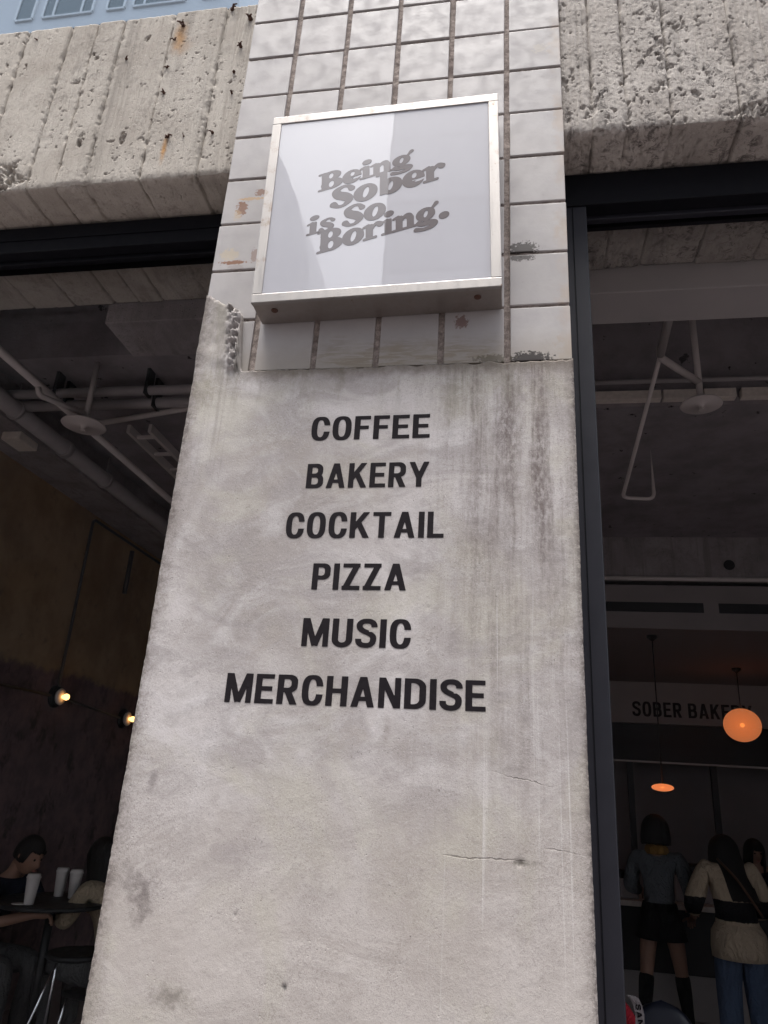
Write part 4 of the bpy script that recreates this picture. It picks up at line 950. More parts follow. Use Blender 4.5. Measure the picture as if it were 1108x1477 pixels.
# pendant lamps
def lamp_glass(name, col=(1.0, .29, .10), st=None, clear=.42):
    n = NT('lit_amber_glass_'+name); e = n.new('ShaderNodeEmission'); e.inputs[0].default_value = (*col, 1); e.inputs[1].default_value = st or (.17 if 'globe' in name else .30)
    tr = n.new('ShaderNodeBsdfTransparent'); tr.inputs[0].default_value = (1.0, .90, .82, 1); mx = n.new('ShaderNodeMixShader'); mx.inputs[0].default_value = clear
    n.t.links.new(e.outputs[0], mx.inputs[1]); n.t.links.new(tr.outputs[0], mx.inputs[2]); n.t.links.new(mx.outputs[0], n.out.inputs[0]); return n.m
def pendant(pc, pl_, kind, label):
    c = at(pc[0], pc[1], 2, zd); y_ = c.y; g = at(pl_[0], pl_[1], 1, y_)
    t = empty('pendant_lamp', (g.x, y_, g.z)); tag(t, label, 'lamp', 'pendant lamps over the counter')
    b = MB(); b.lathe([(.05, .0), (.05, -.02), (.012, -.05)], (g.x, y_, zd), 18); part_of(b, 'canopy', m_blk, t)
    rad = (at(pl_[2], pl_[1], 1, y_).x - g.x)
    hgt = rad*(.92 if kind == 'globe' else .34)
    b = MB(); b.tube([(g.x, y_, zd-.04), (g.x, y_, g.z+hgt)], .006, 6); part_of(b, 'cable', m_blk, t)
    prof = [(max(.012, rad*math.sin(a))*1.0, -hgt*math.cos(a)) for a in np.linspace(.05, math.pi-.05, 18)]
    b = MB(); b.lathe(prof, (g.x, y_, g.z), 32); part_of(b, 'shade', lamp_glass(kind), t)
    # the bulb, its glow imitated by nested emissive shells inside the opal glass
    for nm, k_, cc, st in (('bulb', .13, (1.0, .50, .16), 1.2), ('glow_shell', .84, (1.0, .27, .075), .22), ('glow_shell', .70, (1.0, .29, .08), .22), ('glow_shell', .56, (1.0, .31, .09), .24), ('glow_shell', .42, (1.0, .34, .10), .28), ('glow_shell', .28, (1.0, .38, .11), .4)):
        pr = [(max(.004, rad*k_*math.sin(a)), -hgt*k_*math.cos(a)) for a in np.linspace(.05, math.pi-.05, 14)]
        b = MB(); b.lathe(pr, (g.x, y_, g.z), 24); part_of(b, nm, lamp_glass(kind+'_glow', cc, st, .84) if nm == 'glow_shell' else emit('bulb_light', cc, st), t)
pendant((1060, 964), (1071, 1046, 1098), 'globe', 'large glowing orange globe lamp hiding the end of the lettering')
pendant((940, 917), (956, 1136, 972), 'disc', 'small flat glowing orange lamp above the woman in grey')
# counter
YC = 5.85; zc_ = at(940, 1303, 1, YC).z; zl = at(1000, 1408, 1, YC+.05).z
t = empty('counter', (3.0, YC+.4, FLOOR)); tag(t, 'long dark counter with pale worktop edge below the lamps', 'counter')
b = MB(); b.box(0.75, 5.58, YC, YC+.75, zc_-.035, zc_+.008, .004); part_of(b, 'worktop', m_cer, t)
b = MB(); b.box(0.80, 5.55, YC+.05, YC+.70, zl, zc_-.036, .004); part_of(b, 'front', m_blk, t)
b = MB(); b.box(0.85, 5.50, YC+.09, YC+.66, FLOOR, zl-.001, .004); part_of(b, 'plinth', m_fas, t)
def counter_item(name, x, dy, w, d, h, mat, label, cat):
    t = empty(name, (x, YC+dy, zc_+.009)); tag(t, label, cat); z_ = zc_+.009
    b = MB(); b.box(x-w/2, x+w/2, YC+dy-d/2, YC+dy+d/2, z_, z_+h*.72, .012); part_of(b, 'body', mat, t)
    b = MB(); b.box(x-w*.46, x+w*.46, YC+dy-d*.42, YC+dy+d*.42, z_+h*.721, z_+h, .010); part_of(b, 'lid', m_blk, t)
    return t
xi = at(990, 1290, 1, YC+.3).x
counter_item('coffee_machine', xi+.10, .38, .42, .38, .30, m_duct, 'dark coffee machine on the counter between the two women', 'machine')
counter_item('cash_box', at(905, 1290, 1, YC+.25).x, .22, .16, .22, .22, m_duct, 'small dark till box on the counter beside the window jamb', 'box')

# ================================================================== people
m_skin = plain('skin', (0.26, 0.145, 0.10), .55, var=.08, scale=20, bump=.05)
def mat_hair():
    n = NT('black_hair'); f = n.noise(1, 4, .7, stretch=(260, 260, 9))
    return n.done(n.mix(f, (.004, .0035, .0035), (.014, .012, .011)), n.rng(f, .3, .7, .45, .75), n.bump(f, .8, .006), .25)
m_hair = mat_hair()
m_eye = plain('dark_eye', (0.01, 0.008, 0.008), .2)
m_lip = plain('lip', (0.32, 0.13, 0.11), .5)
def cloth(name, col, sc=60):
    n = NT(name); f = n.noise(sc*2, 4); g = n.noise(9, 4, .6, stretch=(1.6, 1.6, .7), dist=1.5)
    c = n.mix(f, tuple(k*.8 for k in col), tuple(k*1.2 for k in col))
    return n.done(c, .92, n.bump(g, .9, .05, n.bump(f, .4, .003)), .12)
def skin_mesh(name, chains, sub=2):
    """chains: lists of (x,y,z,r); points given twice at the same place are welded, so limbs grow from the trunk"""
    vs_, ed, rad, roots, key = [], [], [], [], {}
    for ch in chains:
        prev = None
        for i, (x, y, z, r) in enumerate(ch):
            k = (round(x, 4), round(y, 4), round(z, 4))
            if k not in key:
                key[k] = len(vs_); vs_.append((x, y, z)); rad.append(r)
                if i == 0: roots.append(key[k])
            j = key[k]
            if prev is not None: ed.append((prev, j))
            prev = j
    me = bpy.data.meshes.new(name); me.from_pydata(vs_, ed, []); o = bpy.data.objects.new(name, me); C.objects.link(o)
    md = o.modifiers.new('skin', 'SKIN'); md.use_smooth_shade = True; md.branch_smoothing = 0.6
    for i, d in enumerate(me.skin_vertices[0].data):
        d.radius = (rad[i], rad[i]) if not isinstance(rad[i], tuple) else rad[i]; d.use_root = i in roots
    sm = o.modifiers.new('sub', 'SUBSURF'); sm.levels = sub; sm.render_levels = sub
    dg = bpy.context.evaluated_depsgraph_get(); out = bpy.data.meshes.new_from_object(o.evaluated_get(dg))
    bpy.data.objects.remove(o); out.name = name
    return out
def head_verts(n=40, m=26):
    """head facing +y, centre at origin, about 0.23 high"""
    a = np.linspace(0, 2*math.pi, n, endpoint=False)[None, :]; p = np.linspace(0.02, math.pi-.02, m)[:, None]
    x, y, z = np.sin(p)*np.cos(a), np.sin(p)*np.sin(a), np.cos(p)+0*a
    X, Y, Z = .076*x, .094*y, .116*z
    low = np.clip(-z, 0, 1); X = X*(1-.32*low**1.2); Y = Y*(1-.10*low) + .018*low*(y > 0)*y
    f = np.clip(y, 0, 1)
    g = lambda cx, cz, sx, sz: np.exp(-((X-cx)/sx)**2-((Z-cz)/sz)**2)*f
    Y = Y + .024*g(0, -.030, .013, .020) + .010*g(0, -.008, .010, .022) - .009*g(.030, .004, .016, .012) - .009*g(-.030, .004, .016, .012) + .006*g(0, .026, .05, .012) + .007*g(0, -.066, .022, .012) + .008*g(0, -.100, .022, .016)
    s_ = np.clip(np.abs(x), 0, 1)**6; ear = np.exp(-((Y+.005)/.014)**2-((Z+.006)/.030)**2)*s_
    X = X + np.sign(X)*.020*ear
    return np.stack([X, Y, Z], -1)
def hand(w, d, nrm, s=1.0, curl=.5):
    """palm and five fingers as skin chains; w wrist, d pointing direction, nrm back of the hand"""
    w, d, nrm = Vector(w), Vector(d).normalized(), Vector(nrm).normalized(); sd_ = d.cross(nrm).normalized()
    out = [[(*w, .024*s), (*(w+d*.045*s), .030*s), (*(w+d*.085*s), .028*s)]]
    for k, L in ((-1.5, .066), (-.5, .078), (.5, .074), (1.5, .058)):
        q = w + d*.072*s + sd_*(k*.0165*s); ch = [(*q, .0095*s)]; ang = .15
        for j in range(3):
            ang += curl; dd = (d*math.cos(ang) - nrm*math.sin(ang)).normalized(); q = q + dd*(L*s*(.42 if j == 0 else .31)); ch.append((*q, (.0090-.0010*j)*s))
        out.append(ch)
    q = w + d*.030*s + sd_*(-.022*s); ch = [(*q, .012*s)]
    for j in range(3):
        q = q + (d*.7 - sd_*(.7-.25*j) - nrm*.2*(j+1)*curl).normalized()*.030*s; ch.append((*q, (.0110-.001*j)*s))
    out.append(ch); return out
def make_hair(c, yaw, tilt, rx, ry, up, length, mat, face=0.85, flare=0.0, fringe=0.035, seed=0, sway=(0, 0)):
    """cap of hair with a curtain hanging to `length` below the head centre, open around the face (+y)"""
    n, m = 72, 34; a = np.linspace(-math.pi, math.pi, n)[None, :] + math.pi/2; v = np.linspace(0, 1, m)[:, None]
    fa = np.abs(((a-math.pi/2+math.pi) % (2*math.pi))-math.pi)          # angle from the face direction
    low = -length*sstep(face-.12, face+.15, fa) + fringe*(1-sstep(face-.12, face+.15, fa))
    low = low + .02*(fbm(a*3, a*0, 4, 3, seed)-.5)
    ph = np.clip(v/.45, 0, 1)*math.pi/2
    Zc = up*np.cos(ph); Rr = np.sin(ph)
    w_ = np.clip((v-.45)/.55, 0, 1); Z = Zc + np.where(low < 0, low*w_, 0)
    Z = np.where(low >= 0, np.maximum(Zc, low), Z)
    st = 1 + .05*(fbm(a*22, v*1.5, 1, 3, seed+4)-.5) + flare*w_*(1-.35*w_) - .10*w_**3
    X = rx*Rr*st*np.cos(a); Y = ry*Rr*st*np.sin(a)
    X = X + sway[0]*w_**1.5; Y = Y + sway[1]*w_**1.5
    P = np.stack([X, Y, Z], -1)
    Pin = P*np.array([.86, .86, .95]); P = np.concatenate([P, Pin[::-1]], 0)
    return P
def person(label, loc, yaw, body, head_c, head_yaw, head_tilt, hair=None, hands=()):
    t = empty('person', loc, (0, 0, yaw)); tag(t, label, 'person')
    chains = list(body)
    for h in hands: chains += hand(*h)
    me = skin_mesh('body', chains)
    hv = head_verts(); m_, n_, _ = hv.shape
    HM = Matrix.Translation(head_c) @ Matrix.Rotation(head_yaw, 4, 'Z') @ Matrix.Rotation(head_tilt, 4, 'X')
    bm = bmesh.new(); bm.from_mesh(me)
    V = [[bm.verts.new(HM @ Vector(hv[i, j])) for j in range(n_)] for i in range(m_)]
    for i in range(m_-1):
        for j in range(n_):
            bm.faces.new((V[i][j], V[i+1][j], V[i+1][(j+1) % n_], V[i][(j+1) % n_]))
    bm.faces.new([V[0][j] for j in range(n_)]); bm.faces.new([V[-1][j] for j in range(n_)][::-1])
    for f in bm.faces: f.smooth = True
    bmesh.ops.recalc_face_normals(bm, faces=bm.faces[:])
    me2 = bpy.data.meshes.new('body'); bm.to_mesh(me2); bm.free(); me2.materials.append(m_skin)
    link(bpy.data.objects.new('body', me2), t)
    for sx in (-1, 1):
        b = MB(); b.lathe([(.003, -.005), (.0075, -.003), (.008, 0), (.0075, .003), (.003, .005)], (0, 0, 0), 12, 'y'); o = b.build('eye', m_eye, t); o.matrix_basis = HM @ Matrix.Translation((sx*.030, .083, .004))
    b = MB(); b.lathe([(.003, -.004), (.018, -.001), (.018, .002), (.004, .005)], (0, 0, 0), 12, 'y'); o = b.build('mouth', m_lip, t); o.matrix_basis = HM @ Matrix.Translation((0, .094, -.064)) @ Matrix.Diagonal((1.2, 1, .45, 1))
    if hair is not None:
        o = grid_mesh('hair', make_hair(None, 0, 0, **hair), m_hair, t); o.matrix_basis = HM
    return t
def cloth_part(t, name, chains, mat, sub=2):
    me = skin_mesh(name, chains, sub); me.materials.append(mat)
    for p in me.polygons: p.use_smooth = True
    return link(bpy.data.objects.new(name, me), t)
def standing(H, lean=0.0, stance=.10, step=0.0, armL=None, armR=None):
    """joints of a standing figure facing +y with feet on z=0"""
    hz = .53*H; pel = (0, 0, hz); wai = (0, lean*.25, .62*H); che = (0, lean*.7, .74*H); nb = (0, lean, .825*H); nk = (0, lean+.01, .865*H)
    J = dict(pel=pel, wai=wai, che=che, nb=nb, nk=nk)
    for s_, n_ in ((-1, 'l'), (1, 'r')):
        J['hip'+n_] = (s_*.055*H, 0, .505*H); J['kne'+n_] = (s_*(.05*H+stance*.4), .02+s_*step*.5, .285*H); J['ank'+n_] = (s_*(.045*H+stance*.8), -.02+s_*step, .05*H); J['toe'+n_] = (s_*(.05*H+stance*.9), .11+s_*step, .022)
        J['sho'+n_] = (s_*.105*H, lean*.95, .808*H)
        el, wr = (armL if s_ < 0 else armR) or ((s_*.15*H, lean+.06, .64*H), (s_*.12*H, lean+.24, .60*H))
        J['elb'+n_] = el; J['wri'+n_] = wr
    return J
def body_chains(J):
    c = [[(*J['pel'], .105), (*J['wai'], .090), (*J['che'], .105), (*J['nb'], .058), (*J['nk'], .046), (J['nk'][0], J['nk'][1]+.01, J['nk'][2]+.06, .05)]]
    for n_ in 'lr':
        c.append([(*J['pel'], .105), (*J['hip'+n_], .085), (*J['kne'+n_], .054), (*J['ank'+n_], .036), (*J['toe'+n_], .030)])
        c.append([(*J['che'], .105), (*J['sho'+n_], .050), (*J['elb'+n_], .038), (*J['wri'+n_], .026)])
    return c
def grow(p, r): return (*p, r)
def mid(a, b_, t): return tuple(a[i]*(1-t)+b_[i]*t for i in range(3))

# woman in a grey jumper and short black skirt, back to the window
YW1 = 5.32
p_ = at(943, 1175, 1, YW1); H1 = p_.z - FLOOR
J = standing(H1, .05, .11, .10, ((-.15*H1, .09, .64*H1), (-.10*H1, .27, .62*H1)), ((.155*H1, .02, .63*H1), (.15*H1, .15, .52*H1)))
t = person('person seen from behind in grey jumper, short black skirt and black knee socks', (p_.x, YW1, FLOOR), -.25, body_chains(J), (0, .05, H1-.125), .1, -.05,
           dict(rx=.112, ry=.120, up=.132, length=.105, mat=None, face=.75, flare=.20, seed=3), [(J['wrir'], (-.2, .9, -.2), (0, .2, 1)), (J['wril'], (.2, .9, -.2), (0, .2, 1))])
m_gj = cloth('grey_knit', (0.105, 0.115, 0.125)); m_bs = cloth('black_wool', (0.012, 0.012, 0.013)); m_mus = cloth('mustard_knit', (0.24, 0.13, 0.035))
cloth_part(t, 'jumper', [[grow(mid(J['pel'], J['wai'], .15), .150), grow(J['wai'], .138), grow(J['che'], .142), grow(mid(J['che'], J['nb'], .7), .085)]] + [[grow(J['che'], .142), grow(J['sho'+s_], .078), grow(J['elb'+s_], .062), grow(mid(J['elb'+s_], J['wri'+s_], .85), .046)] for s_ in 'lr'], m_gj)
b = MB(); b.lathe([(.092, -.02), (.098, .0), (.090, .035), (.070, .055)], (0, .05, .822*H1), 26); b.build('collar', m_mus, t)
b = MB(); b.lathe([(.130, .02), (.150, -.06), (.178, -.16), (.196, -.235), (.188, -.236), (.140, -.06)], (0, 0, .575*H1), 32); b.build('skirt', m_bs, t)
for s_ in 'lr':
    cloth_part(t, 'sock', [[grow(mid(J['kne'+s_], J['ank'+s_], .02), .062), grow(mid(J['kne'+s_], J['ank'+s_], .35), .060), grow(mid(J['kne'+s_], J['ank'+s_], .8), .044), grow(J['ank'+s_], .043), grow(J['toe'+s_], .040)]], m_bs)
# woman in a cream jumper with a black band, blue jeans
YW2 = 4.95
p_ = at(1046, 1206, 1, YW2); H2 = 1.55
J = standing(H2, .13, .06, .02, ((-.27, .16, .62*H2), (-.20, .36, .585*H2)), ((.27, .16, .62*H2), (.20, .36, .585*H2)))
dz = (p_.z - FLOOR) - (H2 - .02)
t = person('person seen from behind in cream jumper with black band and blue jeans, long black hair', (p_.x+.01, YW2-.08, FLOOR), .05, body_chains(J), (0, .17, H2-.145+max(-.06, min(.02, dz))), 0, -.25,
           dict(rx=.114, ry=.124, up=.134, length=.37, mat=None, face=.75, flare=.42, seed=8, sway=(.05, -.05)), [(J['wrir'], (-.2, .9, -.1), (0, 0, 1)), (J['wril'], (.2, .9, -.1), (0, 0, 1))])
m_cr = cloth('cream_knit', (0.46, 0.37, 0.27)); m_bk = cloth('black_knit', (0.012, .012, .014)); m_jean = cloth('blue_denim', (0.075, 0.105, 0.165)); m_str = plain('brown_leather', (.10, .05, .03), .5)
def mat_banded(zc):
    n = NT('cream_knit_with_black_band'); x, y, z = n.sep(); f = n.noise(120, 4); g = n.noise(9, 4, .6, stretch=(1.6, 1.6, .7), dist=1.5)
    c = n.mix(f, (.37, .30, .215), (.55, .44, .32))
    d_ = n.math('ABSOLUTE', n.math('SUBTRACT', n.math('ADD', z, n.math('MULTIPLY', g, .03)), zc+.015))
    c = n.mix(n.rng(d_, .066, .060), c, (.011, .011, .013))
    return n.done(c, .92, n.bump(g, .9, .05, n.bump(f, .4, .003)), .12)
m_band = mat_banded(FLOOR + J['wai'][2] + .005)
jm = cloth_part(t, 'jumper', [[(0, 0, J['pel'][2]-.10, .160), grow(J['pel'], .166), grow(mid(J['pel'], J['wai'], .6), .160), grow(J['wai'], .160), grow(J['che'], .158), grow(mid(J['che'], J['nb'], .75), .095)]] + [[grow(J['che'], .158), grow(J['sho'+s_], .088), grow(J['elb'+s_], .078), grow(mid(J['elb'+s_], J['wri'+s_], .85), .052)] for s_ in 'lr'], m_cr, 3)
b = MB(); b.lathe([(.150, .06), (.186, .0), (.196, -.10), (.192, -.165), (.170, -.165), (.15, -.02)], (0, .01, J['pel'][2]), 34); b.build('jumper_hem', m_cr, t)
jm.data.materials[0] = m_band
for s_ in 'lr':
    cloth_part(t, 'trouser_leg', [[grow(mid(J['pel'], J['hip'+s_], .6), .118), grow(J['hip'+s_], .115), grow(J['kne'+s_], .092), grow(mid(J['kne'+s_], J['ank'+s_], .5), .085), grow((J['ank'+s_][0], J['ank'+s_][1], .03), .085)]], m_jean)
b = MB(); b.tube(bend([(-.10, .02, J['che'][2]+.16), (.0, -.105, J['che'][2]+.03), (.15, -.10, J['wai'][2]-.02)], .08), .009, 6); b.build('bag_strap', m_str, t)
# woman facing the window behind the counter
YW3 = 7.0
p_ = at(1083, 1209, 1, YW3); H3 = p_.z-FLOOR
J = standing(H3, .03)
t = person('person with long black hair and dark top facing the window from behind the counter', (p_.x, YW3, FLOOR), math.pi+.15, body_chains(J), (0, .04, H3-.125), 0, -.15,
           dict(rx=.098, ry=.112, up=.128, length=.34, mat=None, face=.62, flare=.12, fringe=.03, seed=12), [(J['wrir'], (-.2, .9, -.2), (0, 0, 1)), (J['wril'], (.2, .9, -.2), (0, 0, 1))])
m_nv = cloth('navy_cotton', (0.020, 0.024, 0.040)); m_gt = cloth('grey_trouser', (0.085, 0.085, 0.085))
cloth_part(t, 'top', [[grow(J['pel'], .125), grow(J['wai'], .112), grow(J['che'], .126), grow(mid(J['che'], J['nb'], .7), .075)]] + [[grow(J['che'], .126), grow(J['sho'+s_], .068), grow(J['elb'+s_], .052), grow(mid(J['elb'+s_], J['wri'+s_], .85), .038)] for s_ in 'lr'], m_nv)
for s_ in 'lr': cloth_part(t, 'trouser_leg', [[grow(J['hip'+s_], .098), grow(J['kne'+s_], .070), grow((J['ank'+s_][0], J['ank'+s_][1], .04), .056)]], m_bk)

# seated pair at the left table
def seated(lean, arm):
    J = dict(pel=(0, 0, .50), wai=(0, lean*.25, .66), che=(0, lean*.7, .85), nb=(0, lean, .985), nk=(0, lean+.03, 1.035))
    for s_, n_ in ((-1, 'l'), (1, 'r')):
        J['hip'+n_] = (s_*.09, .04, .48); J['kne'+n_] = (s_*.13, .44, .50); J['ank'+n_] = (s_*.12, .40, .09); J['toe'+n_] = (s_*.13, .54, .03)
        J['sho'+n_] = (s_*.18, lean*.95, .96); J['elb'+n_] = (s_*.22, lean+.10, .74); J['wri'+n_] = (s_*arm, lean+.32, .80)
    return J
TZ = 0.775                                               # table top
YM = 3.30
hc = at(42, 1233, 1, YM)
J = seated(.24, .09); hl = (0, .24+.10, 1.115)
a_ = -math.pi/2 - .15                                      # faces +x, towards the table
off = Matrix.Rotation(a_, 4, 'Z') @ Vector(hl)
zoff = hc.z - 1.115
t = person('person in navy shirt leaning over the table at the left window, white cup before him', (hc.x-off.x, YM-off.y, zoff), a_, body_chains(J), hl, .0, -.35,
           dict(rx=.088, ry=.104, up=.126, length=.035, mat=None, face=1.0, fringe=.050, seed=20), [(J['wrir'], (-.5, .8, 0), (0, 0, 1)), (J['wril'], (.5, .8, 0), (0, 0, 1))])
cloth_part(t, 'shirt', [[grow(J['pel'], .145), grow(J['wai'], .135), grow(J['che'], .150), grow(mid(J['che'], J['nb'], .7), .085)]] + [[grow(J['che'], .150), grow(J['sho'+s_], .080), grow(mid(J['sho'+s_], J['elb'+s_], .9), .062)] for s_ in 'lr'], m_nv)
for s_ in 'lr':
    cloth_part(t, 'trouser_leg', [[grow(J['pel'], .125), grow(J['hip'+s_], .110), grow(J['kne'+s_], .080), grow((J['ank'+s_][0], J['ank'+s_][1], .10), .060)]], m_gt)
    cloth_part(t, 'shoe', [[(J['ank'+s_][0], J['ank'+s_][1]-.04, .045, .045), (J['toe'+s_][0], J['toe'+s_][1]+.05, .035, .040)]], m_bk)
man = t; man_seat = Vector((hc.x-off.x, YM-off.y, zoff))
YP = 3.45
hc2 = at(150, 1236, 1, YP); J = seated(.16, .08); hl = (0, .16+.07, 1.115); a_ = math.pi/2 - .25
off = Matrix.Rotation(a_, 4, 'Z') @ Vector(hl); z2 = hc2.z-1.115
t = person('person with long dark hair and beige top across the table, mostly behind the pillar edge', (hc2.x-off.x, YP-off.y, z2), a_, body_chains(J), hl, 0, -.2,
           dict(rx=.096, ry=.110, up=.126, length=.30, mat=None, face=.75, flare=.06, seed=31), [(J['wrir'], (-.3, .9, 0), (0, 0, 1)), (J['wril'], (.3, .9, 0), (0, 0, 1))])
m_be = cloth('beige_cotton', (0.30, 0.24, 0.17))
cloth_part(t, 'top', [[grow(J['pel'], .135), grow(J['wai'], .120), grow(J['che'], .132), grow(mid(J['che'], J['nb'], .7), .078)]] + [[grow(J['che'], .132), grow(J['sho'+s_], .070), grow(J['elb'+s_], .055), grow(mid(J['elb'+s_], J['wri'+s_], .5), .044)] for s_ in 'lr'], m_be)
for s_ in 'lr': cloth_part(t, 'trouser_leg', [[grow(J['pel'], .12), grow(J['hip'+s_], .105), grow(J['kne'+s_], .076), grow((J['ank'+s_][0], J['ank'+s_][1], .10), .056)]], m_gt)
pal_seat = Vector((hc2.x-off.x, YP-off.y, z2))

# table, cups, chairs
c1, c2, c3 = at(41, 1305, 2, TZ), at(84, 1293, 2, TZ), at(104, 1296, 2, TZ)
tc = (c1+c2+c3)/3
t = empty('cafe_table', (tc.x, tc.y, FLOOR)); tag(t, 'small black café table between the two seated people', 'table')
b = MB(); b.lathe([(.34, 0), (.355, .006), (.355, .022), (.34, .027), (.02, .027)], (tc.x, tc.y, TZ-.027), 40); part_of(b, 'table_top', m_blk, t)
b = MB(); b.tube([(tc.x, tc.y, FLOOR+.03), (tc.x, tc.y, TZ-.027)], .026, 14); part_of(b, 'column', m_blk, t)
b = MB(); b.lathe([(.21, 0), (.21, .012), (.05, .035), (.03, .05)], (tc.x, tc.y, FLOOR), 32); part_of(b, 'base', m_blk, t)
m_cup = plain('white_paper_cup', (0.50, 0.47, 0.45), .6, var=.05)
for c, lb in ((c1, 'tall white paper cup with lid, nearest the man in navy'), (c2, 'tall white paper cup with lid, middle of the three'), (c3, 'tall white paper cup with lid, nearest the pillar')):
    t = empty('paper_cup', tuple(c)); tag(t, lb, 'cup', 'paper cups on the café table')
    b = MB(); b.lathe([(.027, .001), (.0285, .003), (.039, .142), (.0405, .146), (.037, .146)], (0, 0, 0), 24); b.build('cup', m_cup, t)
    b = MB(); b.lathe([(.0425, .146), (.0425, .153), (.039, .156), (.037, .168), (.034, .170), (.01, .166)], (0, 0, 0), 24); b.build('lid', m_cup, t)
sp_ = at(28, 1304, 2, TZ+.002)
b = MB(); b.lathe([(.045, .002), (.048, .004), (.03, .006)], (sp_.x, sp_.y, TZ), 20); tag(b.build('saucer', m_cup), 'small white saucer beside the nearest cup', 'saucer')
def chair(loc, yaw, label, seat_h=.46, base=FLOOR):
    t = empty('cafe_chair', loc, (0, 0, yaw)); tag(t, label, 'chair', 'steel legged chairs by the left window')
    b = MB(); b.box(-.20, .20, -.20, .20, seat_h-.03, seat_h, .012); b.build('seat', m_blk, t)
    b = MB(); b.box(-.19, .19, -.22, -.20, seat_h+.16, seat_h+.36, .009); b.build('backrest', m_blk, t)
    for sx in (-1, 1):
        for sy in (-1, 1):
            b = MB(); top = (sx*.17, -.20 if sy < 0 else .17, seat_h+.35 if sy < 0 else seat_h-.02)
            pts = [top, (sx*.175, sy*.185, seat_h-.04), (sx*.20, sy*.235, 0)] if sy < 0 else [top, (sx*.20, sy*.22, 0)]
            b.tube(pts, .0095, 8); b.build('leg', m_steel, t)
    return t
ms = Matrix.Rotation(-math.pi/2-.15, 4, 'Z') @ Vector((0, 0.0, 0))
chair((man_seat.x, man_seat.y, FLOOR), -math.pi/2-.15, 'dark chair with steel legs under the person in navy', seat_h=zoff+.385-FLOOR)
chair((pal_seat.x, pal_seat.y, FLOOR), math.pi/2-.25, 'dark chair with steel legs under the person in beige', seat_h=z2+.385-FLOOR)
q1 = at(92, 1390, 1, 2.75)
t = empty('stool', (q1.x-.02, 2.90, FLOOR)); tag(t, 'dark round stool on slanting bright steel legs nearest the left window', 'stool')
b = MB(); b.lathe([(.15, 0), (.165, .008), (.165, .025), (.15, .032)], (q1.x-.02, 2.90, q1.z), 28); part_of(b, 'seat', m_blk, t)
for k in range(4):
    an = math.radians(-105 - k*90); cx0, cy0 = q1.x-.02, 2.90
    b = MB(); b.tube([(cx0+.13*math.cos(an), cy0+.13*math.sin(an), q1.z+.004), (cx0+.13*math.cos(an)+.20*math.cos(an-.75), cy0+.13*math.sin(an)+.20*math.sin(an-.75), FLOOR)], .0075, 8); part_of(b, 'leg', m_steel, t)

# bag and dark chair back low in the right window
m_red = cloth('red_canvas', (0.36, 0.022, 0.035)); m_wht = cloth('white_webbing', (0.26, 0.235, 0.24)); m_navy = plain('navy_vinyl', (0.005, 0.007, 0.016), .35, spec=.3)
YB = 1.45
a0, a1 = at(890, 1450, 1, YB), at(917, 1437, 1, YB)
def round_shell(cx, cy, z0_, z1_, wx, wy, mat, name, parent, pw=2.6):
    a = np.linspace(0, 2*math.pi, 41)[None, :]; v = np.linspace(0, 1, 24)[:, None]
    prof = np.minimum(1, (1-np.abs(2*v-1)**6)**.5*1.0)*np.where(v > .5, (1-np.clip((v-.55)/.45, 0, 1)**2.6*.40), 1)
    f = lambda c_: np.sign(c_)*np.abs(c_)**(2/pw)
    P = np.stack([cx+wx*f(np.cos(a))*prof, cy+wy*f(np.sin(a))*prof, z0_+(z1_-z0_)*v+0*a], -1)
    o = grid_mesh(name, P, mat, flip=True); return place(o, parent) if parent else o
seat_z = .36
st_ = empty('stool', (a0.x-.02, YB, FLOOR)); tag(st_, 'low black stool under the red bag', 'stool')
b = MB(); b.lathe([(.17, 0), (.18, .01), (.18, .03), (.16, .04)], (a0.x-.02, YB, seat_z-.041), 28); part_of(b, 'seat', m_blk, st_)
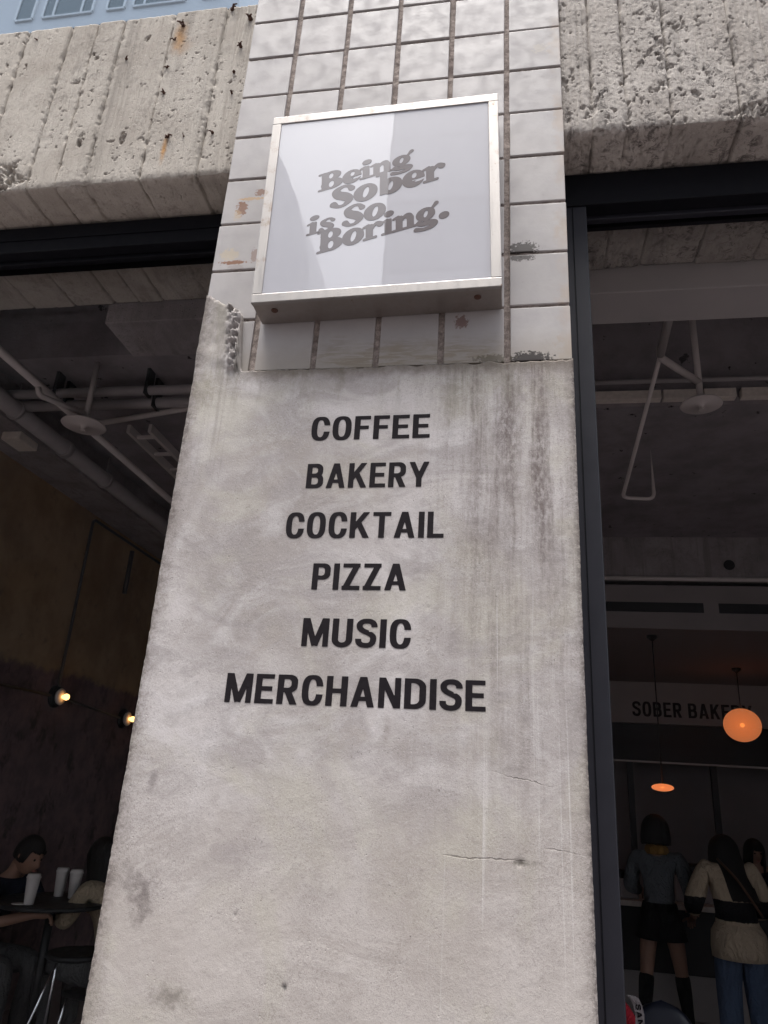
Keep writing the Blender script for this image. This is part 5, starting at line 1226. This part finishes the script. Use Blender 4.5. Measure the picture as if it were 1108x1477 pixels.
for k in range(4):
    an = k*math.pi/2+.6; b = MB(); b.tube([(a0.x-.02+.12*math.cos(an), YB+.12*math.sin(an), seat_z-.04), (a0.x-.02+.17*math.cos(an), YB+.17*math.sin(an), FLOOR)], .011, 8); part_of(b, 'leg', m_blk, st_)
bag = empty('bag', (a0.x-.02, YB, seat_z)); tag(bag, 'red canvas bag with white lettered strap at the foot of the right window', 'bag')
round_shell(a0.x-.045, YB, seat_z+.001, a1.z+.02, .135, .10, m_red, 'body', bag)
sp = [at(x_, y_, 1, YB-.105) for x_, y_ in ((909, 1436), (915, 1440), (920, 1450), (923, 1463), (923.5, 1480), (922, 1500), (919, 1525))]
P = np.array([[tuple(p + Vector((dx, dy, 0))) for dx, dy in ((-.014, -.001), (.014, -.001), (.014, .004), (-.014, .004), (-.014, -.001))] for p in sp])
place(grid_mesh('strap', P, m_wht, smooth=False), bag)
sw_ = word_mesh('strap_lettering', 'SAN REL', 'sans', .016, .13, MAT['paint_black'], gap=.16, space=.4, depth=.0008); C.objects.link(sw_)
p_ = at(919.5, 1449, 1, YB-.1075); sw_.parent = bag; sw_.location = p_ + Vector((-.006, 0, 0)) - bag.location; sw_.rotation_euler = (0, R(84), 0)
YN = 1.95
n0, n1, n2 = at(925, 1462, 1, YN), at(985, 1462, 1, YN), at(960, 1443, 1, YN)
nc = empty('shell_chair', ((n0.x+n1.x)/2, YN, FLOOR)); tag(nc, 'navy vinyl chair with rounded back beside the red bag', 'chair')
cx_ = (n0.x+n1.x)/2; hw_ = (n1.x-n0.x)/2+.06
round_shell(cx_, YN, .36, n2.z, hw_, .045, m_navy, 'backrest', nc, 3.0)
b = MB(); b.box(cx_-hw_*.95, cx_+hw_*.95, YN-.02, YN+.40, .30, .355, .02); part_of(b, 'seat', m_navy, nc)
for sx in (-1, 1):
    for sy in (0, 1):
        b = MB(); b.tube([(cx_+sx*hw_*.8, YN+.02+sy*.34, .30), (cx_+sx*hw_*.95, YN-.02+sy*.42, FLOOR)], .012, 8); part_of(b, 'leg', m_blk, nc)
